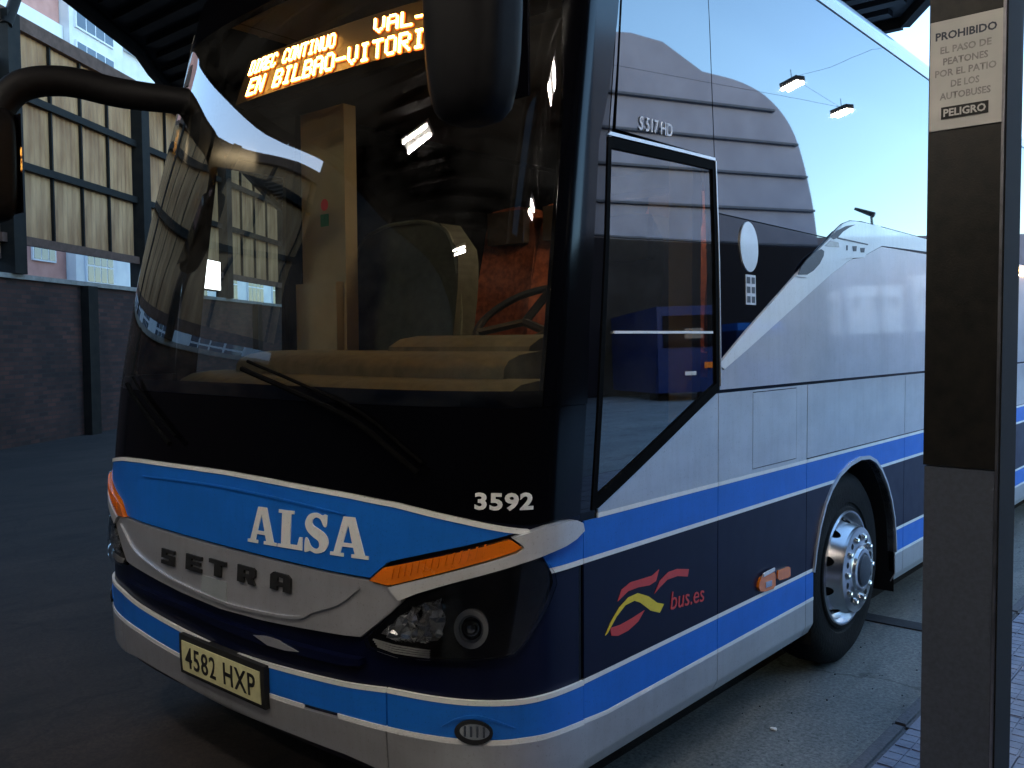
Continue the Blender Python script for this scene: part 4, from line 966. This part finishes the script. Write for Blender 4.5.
for k, pa in enumerate(posts):
    if pa < 1: continue
    zt = 6.98 if pa > 11 else 6.3
    zb_ = ZP0 if pa > 11 else 3.20
    wbox('screen_post', (pa - .16, PW - .14, 2.88), (pa + .16, PW + .20, zt + .17), M['beam'], sc)
    wbox('backing', (pa - .16, PW + .10, zb_ - .08), (pa + 4.10, PW + .16, zt + .1), M['rust'], sc)
    for j in range(1, 4): wbox('joint_strip', (pa + .26 + j * .93, PW + .02, zb_ - .03), (pa + .30 + j * .93, PW + .075, zt), M['beam'], sc)
    for j in range(4):
        a0 = pa + .30 + j * .93; a1 = a0 + .905
        if j == 3: a0 += .05
        if sheet0 is None:
            bm = bmesh.new(); prof = [(i * .905 / 12, .012 * (1 if i % 2 else 0)) for i in range(13)]
            rr_ = [[bm.verts.new((u, w + d_, z)) for u, w in prof] for d_ in (0, .006) for z in (0, ZP1 - ZP0)]
            for q0, q1 in ((rr_[0], rr_[1]), (rr_[2], rr_[3]), (rr_[0], rr_[2]), (rr_[1], rr_[3])):
                for i in range(12): bm.faces.new((q0[i], q0[i + 1], q1[i + 1], q1[i]))
            o = sheet0 = bm_obj('screen_sheet', bm, M['panel'], sc)
        else: o = sheet0.copy(); col.objects.link(o)
        sh_ = (zt - zb_) / (ZP1 - ZP0)
        loc = O2 + AD * a0 + PL * (PW + .08) + Vector((0, 0, zb_ + random.uniform(-.01, .01)))
        mm = RW.to_4x4() @ Matrix.Diagonal((1, 1, sh_, 1)); mm.translation = loc; o.matrix_parent_inverse = Matrix.Translation(-sc.location); o.matrix_basis = mm
for a_, b_, z_, h_, nm, mt in ((11.5, 36, ZP1, .24, 'fascia', 'rust'), (3.3, 11.4, 6.3, .20, 'fascia', 'rust'), (3.3, 36, 5.83, .13, 'screen_beam', 'beam'), (3.3, 36, 4.66, .13, 'screen_beam', 'beam'), (13.8, 36, ZP0 - .14, .15, 'bottom_beam', 'rust'), (3.3, 13.7, 3.20 - .14, .15, 'bottom_beam', 'rust')):
    wbox(nm, (a_, PW - .02, z_), (b_, PW + .055, z_ + h_), M[mt], sc)
tube('strut', [O2 + AD * 13.95 + PL * (PW - .1) + Vector((0, 0, 6.9)), O2 + AD * 15.3 + PL * (PW - .1) + Vector((0, 0, 9.6))], .09, M['beam'], sc)
tg = wthing('lit_sign', 'small bright white lit board hanging below the sheet screen seen through the windscreen', 'sign', 24.0, 9.2, 3.3)
la = 20.0
wbox('sign_case', (la, 9.30, 2.98), (la + 1.3, 9.45, 3.72), M['beam'], tg); wbox('sign_face', (la + .03, 9.27, 3.01), (la + 1.27, 9.299, 3.69), M['litsign'], tg)
# upper hall wall closing the gap beyond the bright opening
hw_ = wthing('dark_hall_wall', 'dark upper wall of the bus hall beyond the bright gap', 'wall', 25, 9.5, 7)
wbox('cladding', (18.75, PW - .45, 6.99), (46, PW - .15, 13), M['canopy'], hw_)
wbox('cladding', (-16, PW - .40, 0), (3.3, PW - .16, 11.5), M['shed'], hw_)
wbox('cladding', (30.0, -4.0, 0), (30.3, PW - .5, 9), M['shed'], hw_)

# canopy
ZC = 4.6
cp = thing('station_canopy', 'dark ribbed steel canopy over the coach bays', 'canopy', (-4, 0, ZC))
cpoly = [(-1.04, 6.74), (-.64, 6.15), (-.55, 1.2), (4.9, 1.2), (4.9, -9), (-1.6, -9)]
def bpz(px, py, z):
    d = fw + rt2 * ((px - 512) / FOC) - up2 * ((py - 384) / FOC); return CAM + d * ((z - CAM.z) / d.z)
cl = [(-1.6, -7.0), (-4.7, -1.6), (-5.75, 1.25), (-5.87, 1.50), (-6.86, 2.62), (-7.35, 3.0), (-14.5, 9.5), (-14.5, 10.6), (-6.0, 6.9), (-3.0, 6.74)]
cpoly = cpoly + cl
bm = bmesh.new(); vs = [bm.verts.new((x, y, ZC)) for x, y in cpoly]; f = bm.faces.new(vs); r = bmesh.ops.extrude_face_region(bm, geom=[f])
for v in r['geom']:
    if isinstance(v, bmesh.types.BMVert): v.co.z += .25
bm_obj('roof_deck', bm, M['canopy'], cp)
# ribs along y, clipped to the deck
def inside(x, y):
    c = False; n = len(cpoly)
    for i in range(n):
        x1, y1 = cpoly[i]; x2, y2 = cpoly[(i + 1) % n]
        if (y1 > y) != (y2 > y) and x < (x2 - x1) * (y - y1) / (y2 - y1) + x1: c = not c
    return c
bm = bmesh.new(); y = -12.8
while y < 11.9:
    xs = [i * .1 for i in range(-140, 38) if inside(i * .1, y) and inside(i * .1, y + .12)]
    if len(xs) > 3: add_box(bm, (min(xs) + .05, y, ZC - .05), (max(xs) - .05, y + .12, ZC + .01))
    y += .26
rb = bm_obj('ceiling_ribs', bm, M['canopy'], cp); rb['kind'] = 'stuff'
for i in range(len(cpoly)):
    a = Vector((*cpoly[i], 0)); b = Vector((*cpoly[(i + 1) % len(cpoly)], 0)); d = (b - a).normalized(); L_ = (b - a).length
    rot = Matrix((d, Vector((-d.y, d.x, 0)), Vector((0, 0, 1)))).transposed()
    box('edge_beam', (0, 0.0, ZC - .10), (L_, .08, ZC + .30), M['beam'], cp, rot=rot, origin=a)
# twin-tube luminaires under it
def lamp(x, y, z, rot, label, k=1.0, hm='frame'):
    t = thing('ceiling_lamp', label, 'lamp', (x, y, z), 'twin tube station lamps'); t.rotation_euler = (0, 0, rot)
    def lb(nm, a, b, mt):
        bm = bmesh.new(); add_box(bm, tuple(v * k if i < 2 else v for i, v in enumerate(a)), tuple(v * k if i < 2 else v for i, v in enumerate(b))); o = bm_obj(nm, bm, mt); o.parent = t
    lb('lamp_housing', (-.32, -.13, .02), (.32, .13, .07), M[hm])
    for s_ in (-.09, .09): lb('tube', (-.29, s_ - .016, -.012), (.29, s_ + .016, .018), M['tube'])
    lb('suspension', (-.006, -.006, .07), (.006, .006, ZC - z), M['beam'])
for i, (x, y, z, r_, lab) in enumerate([(-2.3, -2.2, 4.42, .3, 'twin tube lamp under the canopy ahead of the coach nose'), (1.9, -1.1, 4.42, .2, 'twin tube lamp under the canopy above the pavement'), (2.9, -2.4, 4.42, .2, 'twin tube lamp under the canopy behind the pavement edge'), (-1.2, -4.6, 4.42, .3, 'twin tube lamp under the canopy nearest the brick wall')]):
    lamp(x, y, z, r_, lab)
# catenary with two lamps over the pavement
cb = tag(tube('overhead_cable', [(-.65, 6.2, 4.72), (1.9, 6.95, 4.50), (1.97, 8.35, 4.50), (5.1, 3.5, 5.3)], .0018, M['beam'], None, 6), 'thin overhead cable from the canopy holding the pavement lamps', 'cable')
lamp(1.92, 6.95, 4.42, .5, 'small twin tube lamp on the cable nearest the coach side', .42, 'beam'); lamp(1.95, 8.35, 4.42, .5, 'small twin tube lamp on the cable farther along the pavement', .42, 'beam')

# houses behind the wall
def facade(name, label, cat, a0, a1, perp, z1, mat, wins, depth=8, extra=None, ztop=None):
    t = wthing(name, label, cat, (a0 + a1) / 2, perp + depth / 2)
    wbox('wall', (a0, perp, 0), (a1, perp + depth, z1), M[mat], t)
    wbox('cornice', (a0 + .01, perp - .35, z1 - .25), (a1 - .01, perp - .002, z1 + .1), M['frame'], t)
    for (wa, wz, ww, wh, nx, nz) in wins:
        f_ = wbox('window', (wa, perp - .09, wz), (wa + ww, perp - .003, wz + wh), M['frame'], t)
        for i in range(nx):
            for j in range(nz):
                g = .07; pw = (ww - g * (nx + 1)) / nx; ph = (wh - g * (nz + 1)) / nz
                x0 = wa + g + i * (pw + g); zz = wz + g + j * (ph + g)
                wbox('pane', (x0, perp - .10, zz), (x0 + pw, perp - .091, zz + ph), M['pane'], f_)
    return t
PH = 22.0
pinkw = [(33.2, 12.6, 1.7, .9, 2, 1)] + [(28.6 + k * 2.2, 5, 1.5, 2.0, 3, 2) for k in range(3)]
pk = facade('pink_house', 'pink rendered house with white bands seen above the screen', 'house', 27, 35.3, PH, 22, 'pink', pinkw)
wbox('white_band', (27.01, PH - .15, 14.1), (35.29, PH - .002, 14.7), M['frame'], pk)
wbox('white_band', (27.01, PH - .15, 16.6), (35.29, PH - .002, 17.2), M['frame'], pk)
ww = [(35.7, 11.9, 2.9, 2.4, 4, 2), (35.7, 9.0, 2.9, 2.4, 4, 2), (35.7, 14.8, 2.9, 1.7, 4, 1)] + [(36.0 + k * 2.6, 4.3, 2.1, 1.5, 4, 2) for k in range(3)]
facade('white_house', 'white house with a many-paned bay window above the screen', 'house', 35.35, 39.5, PH - .4, 18, 'render', ww[:4])
facade('cream_house', 'plain pale house at the right end of the bright gap', 'house', 39.55, 95, PH - .1, 15.5, 'render', [(41.5 + 4.2 * k, 4.3, 2.6, 1.9, 4, 2) for k in range(12)] + [ (41.0, 11, 1.6, 1.6, 2, 2)])
lw = [(a, 4.1, 2.3, 1.5, 4, 2) for a in (-26, -22, -18, -13, -9, -4, 0, 4.5, 8.5, 12.5, 16.5, 20.5, 23.5)]
facade('low_white_house', 'long low white house behind the brick wall with small-paned windows', 'house', -30, 26.9, PH, 8.2, 'render', lw)

# ================================================================== BEHIND THE CAMERA
tag(box('station_house', (5.0, -14.4, 0), (9.0, 3.6, 6.5), M['shed']), 'dark station building standing along the pavement beside the coach bay', 'building')
tag(box('station_hall', (-22, -18, 0), (14, -14.5, 8), M['shed']), 'dark station hall closing the yard behind the viewpoint', 'building')

# ================================================================== RIGHT: what the coach side mirrors
def az(a, r, z=0): return Vector((math.sin(R(a)) * r, 2 + math.cos(R(a)) * r, z))
# banded office block: outline with a rounded shoulder, extruded
A = az(21.3, 47); B = az(40, 36); d = (B - A).normalized(); Lb = (B - A).length; nrm_ = Vector((-d.y, d.x, 0))
if nrm_.dot(A) < 0: nrm_ = -nrm_
ob = thing('office_block', 'grey office block with curved shoulder and dark floor lines across the yard', 'building', A)
def prism(name, pts, y0, y1, mat, par):
    bm = bmesh.new(); f1 = [bm.verts.new(A + d * u + nrm_ * y0 + Vector((0, 0, z))) for u, z in pts]; f2 = [bm.verts.new(A + d * u + nrm_ * y1 + Vector((0, 0, z))) for u, z in pts]
    bm.faces.new(f1); bm.faces.new(f2[::-1]); n = len(pts)
    for i in range(n): bm.faces.new((f1[i], f1[(i + 1) % n], f2[(i + 1) % n], f2[i]))
    return bm_obj(name, bm, mat, par)
outl = spline([(0, 8.0), (.25, 11.0), (1.1, 14.2), (2.6, 15.9), (4.6, 16.7), (7.2, 17.0)], 4) + [(9.6, 18.2), (11.5, 18.4), (Lb, 18.0)]
prism('block_wall', [(0, 0)] + outl + [(Lb, 0)], 0, 12, M['facade'], ob)
for zf in (8.2, 10.1, 11.9, 13.6, 15.3):
    ed = next((u for u, z in outl if z > zf + .3), 0)
    prism('floor_ledge', [(ed + .05, zf), (Lb - .05, zf), (Lb - .05, zf + .11), (ed + .05, zf + .11)], -.25, -.003, M['ledge'], ob)
# dark shed with coach in its mouth
def rbox(name, a, b, z0_, z1_, mat, par=None, t0_=0, t1_=6, push=0):
    """box from azimuth/range point a to point b, thickness away from the coach"""
    a = Vector(a); b = Vector(b); dd_ = (b - a); L = dd_.length; dd_.normalize(); nn_ = Vector((-dd_.y, dd_.x, 0))
    if nn_.dot(a) < 0: nn_ = -nn_
    rot = Matrix((dd_, nn_, Vector((0, 0, 1)))).transposed(); return box(name, (0, t0_, z0_), (L, t1_, z1_), mat, par, rot=rot, origin=a)
tag(rbox('bus_shed', az(21.0, 38), az(64, 26), 0, 7.0, M['shed'], None, 0, 6), 'dark open bus shed across the yard opposite the coach', 'shed')
gw = rbox('grey_building', az(2.5, 72), az(21.5, 50), 0, 9.2, M['greywall'], None, 0, 8)
tag(gw, 'long grey building far across the yard behind the white houses', 'building')
def house(a0, a1, r, z0_, z1_, label, nwin):
    t = thing('white_cottage', label, 'house', az(a0, r), 'small white houses across the yard')
    rbox('wall', az(a0, r), az(a1, r), 0, z1_, M['render'], t, 0, 4)
    for k in range(nwin):
        u = (k + .3) / nwin; aa = a0 + (a1 - a0) * u; w = rbox('window', az(aa, r - .02), az(aa + (a1 - a0) * .32 / nwin, r - .02), z0_ + .45 * (z1_ - z0_), z0_ + .78 * (z1_ - z0_), M['frame'], t, -.10, -.01)
        rbox('pane', az(aa + (a1 - a0) * .04 / nwin, r - .02), az(aa + (a1 - a0) * .28 / nwin, r - .02), z0_ + .5 * (z1_ - z0_), z0_ + .73 * (z1_ - z0_), M['pane'], w, -.12, -.101)
house(14.4, 15.9, 44, 2.6, 5.8, 'narrow white house nearest the street lamp across the yard', 1)
house(16.6, 19.9, 44, 2.6, 5.2, 'wide white house with two windows across the yard', 3)
house(20.4, 21.2, 42, 2.6, 4.8, 'slim white house at the left of the cottages across the yard', 1)
yw = rbox('yard_wall', az(8, 43), az(22.5, 40), 0, 2.5, M['greywall'], None, 0, .3); tag(yw, 'low grey wall in front of the white houses across the yard', 'wall')
sl_ = thing('street_lamp', 'tall dark street lamp with short arm standing across the yard', 'street lamp', az(17.7, 30))
p0 = az(17.7, 30); tube('lamp_column', [p0, p0 + Vector((0, 0, 6.2)), p0 + Vector((0, 0, 6.9))], [.08, .05, .04], M['beam'], sl_, 10)
tube('lamp_head', [p0 + Vector((-.1, 0, 6.9)), p0 + Vector((.55, 0, 7.25))], [.10, .05], M['beam'], sl_, 8)
SOD, SODZ = (5.74, 35.9, 0), 4.70
so = thing('sodium_lamp', 'small lit orange lamp on a thin pole far along the yard', 'street lamp', SOD)
tube('lamp_column', [Vector(SOD), Vector(SOD) + Vector((0, 0, SODZ - .12))], .06, M['beam'], so, 8)
bm = bmesh.new(); bmesh.ops.create_icosphere(bm, subdivisions=2, radius=.16); bmesh.ops.translate(bm, verts=bm.verts, vec=(SOD[0], SOD[1], SODZ)); bm_obj('lamp_globe', bm, M['sodium'], so, True)
pc_ = thing('parked_coach', 'dark blue coach parked in the mouth of the shed across the yard', 'coach', az(30.5, 24))
rbox('coach_body', az(28.3, 25), az(32.9, 24.4), .35, 3.3, M['coachblue'], pc_, 0, 9)
rbox('rear_window', az(28.7, 24.9), az(32.5, 24.4), 2.0, 3.0, M['sideglass'], pc_, -.03, -.001)
rbox('rear_plate', az(30.2, 24.6), az(31.0, 24.5), 1.05, 1.2, M['white'], pc_, -.05, -.03)
for a_ in (28.9, 31.6): rbox('tail_lamp', az(a_, 24.7), az(a_ + .7, 24.6), 1.3, 1.5, M['orange'], pc_, -.05, -.03)
for a_ in (28.5, 31.9): rbox('coach_wheel', az(a_, 24.9), az(a_ + .8, 24.8), 0, .9, M['tyre'], pc_, .3, 1.3)
vn = thing('parked_van', 'blue van parked beside the shed mouth across the yard', 'van', az(25.5, 26))
rbox('van_body', az(23.6, 27), az(27.2, 26), .3, 2.5, M['coachblue'], vn, 0, 4.5); rbox('van_roof', az(23.9, 26.9), az(26.9, 26), 2.502, 2.75, M['blue'], vn, .2, 4.2)
rbox('van_screen', az(24.0, 26.9), az(26.8, 26.1), 1.5, 2.3, M['sideglass'], vn, -.03, -.001)
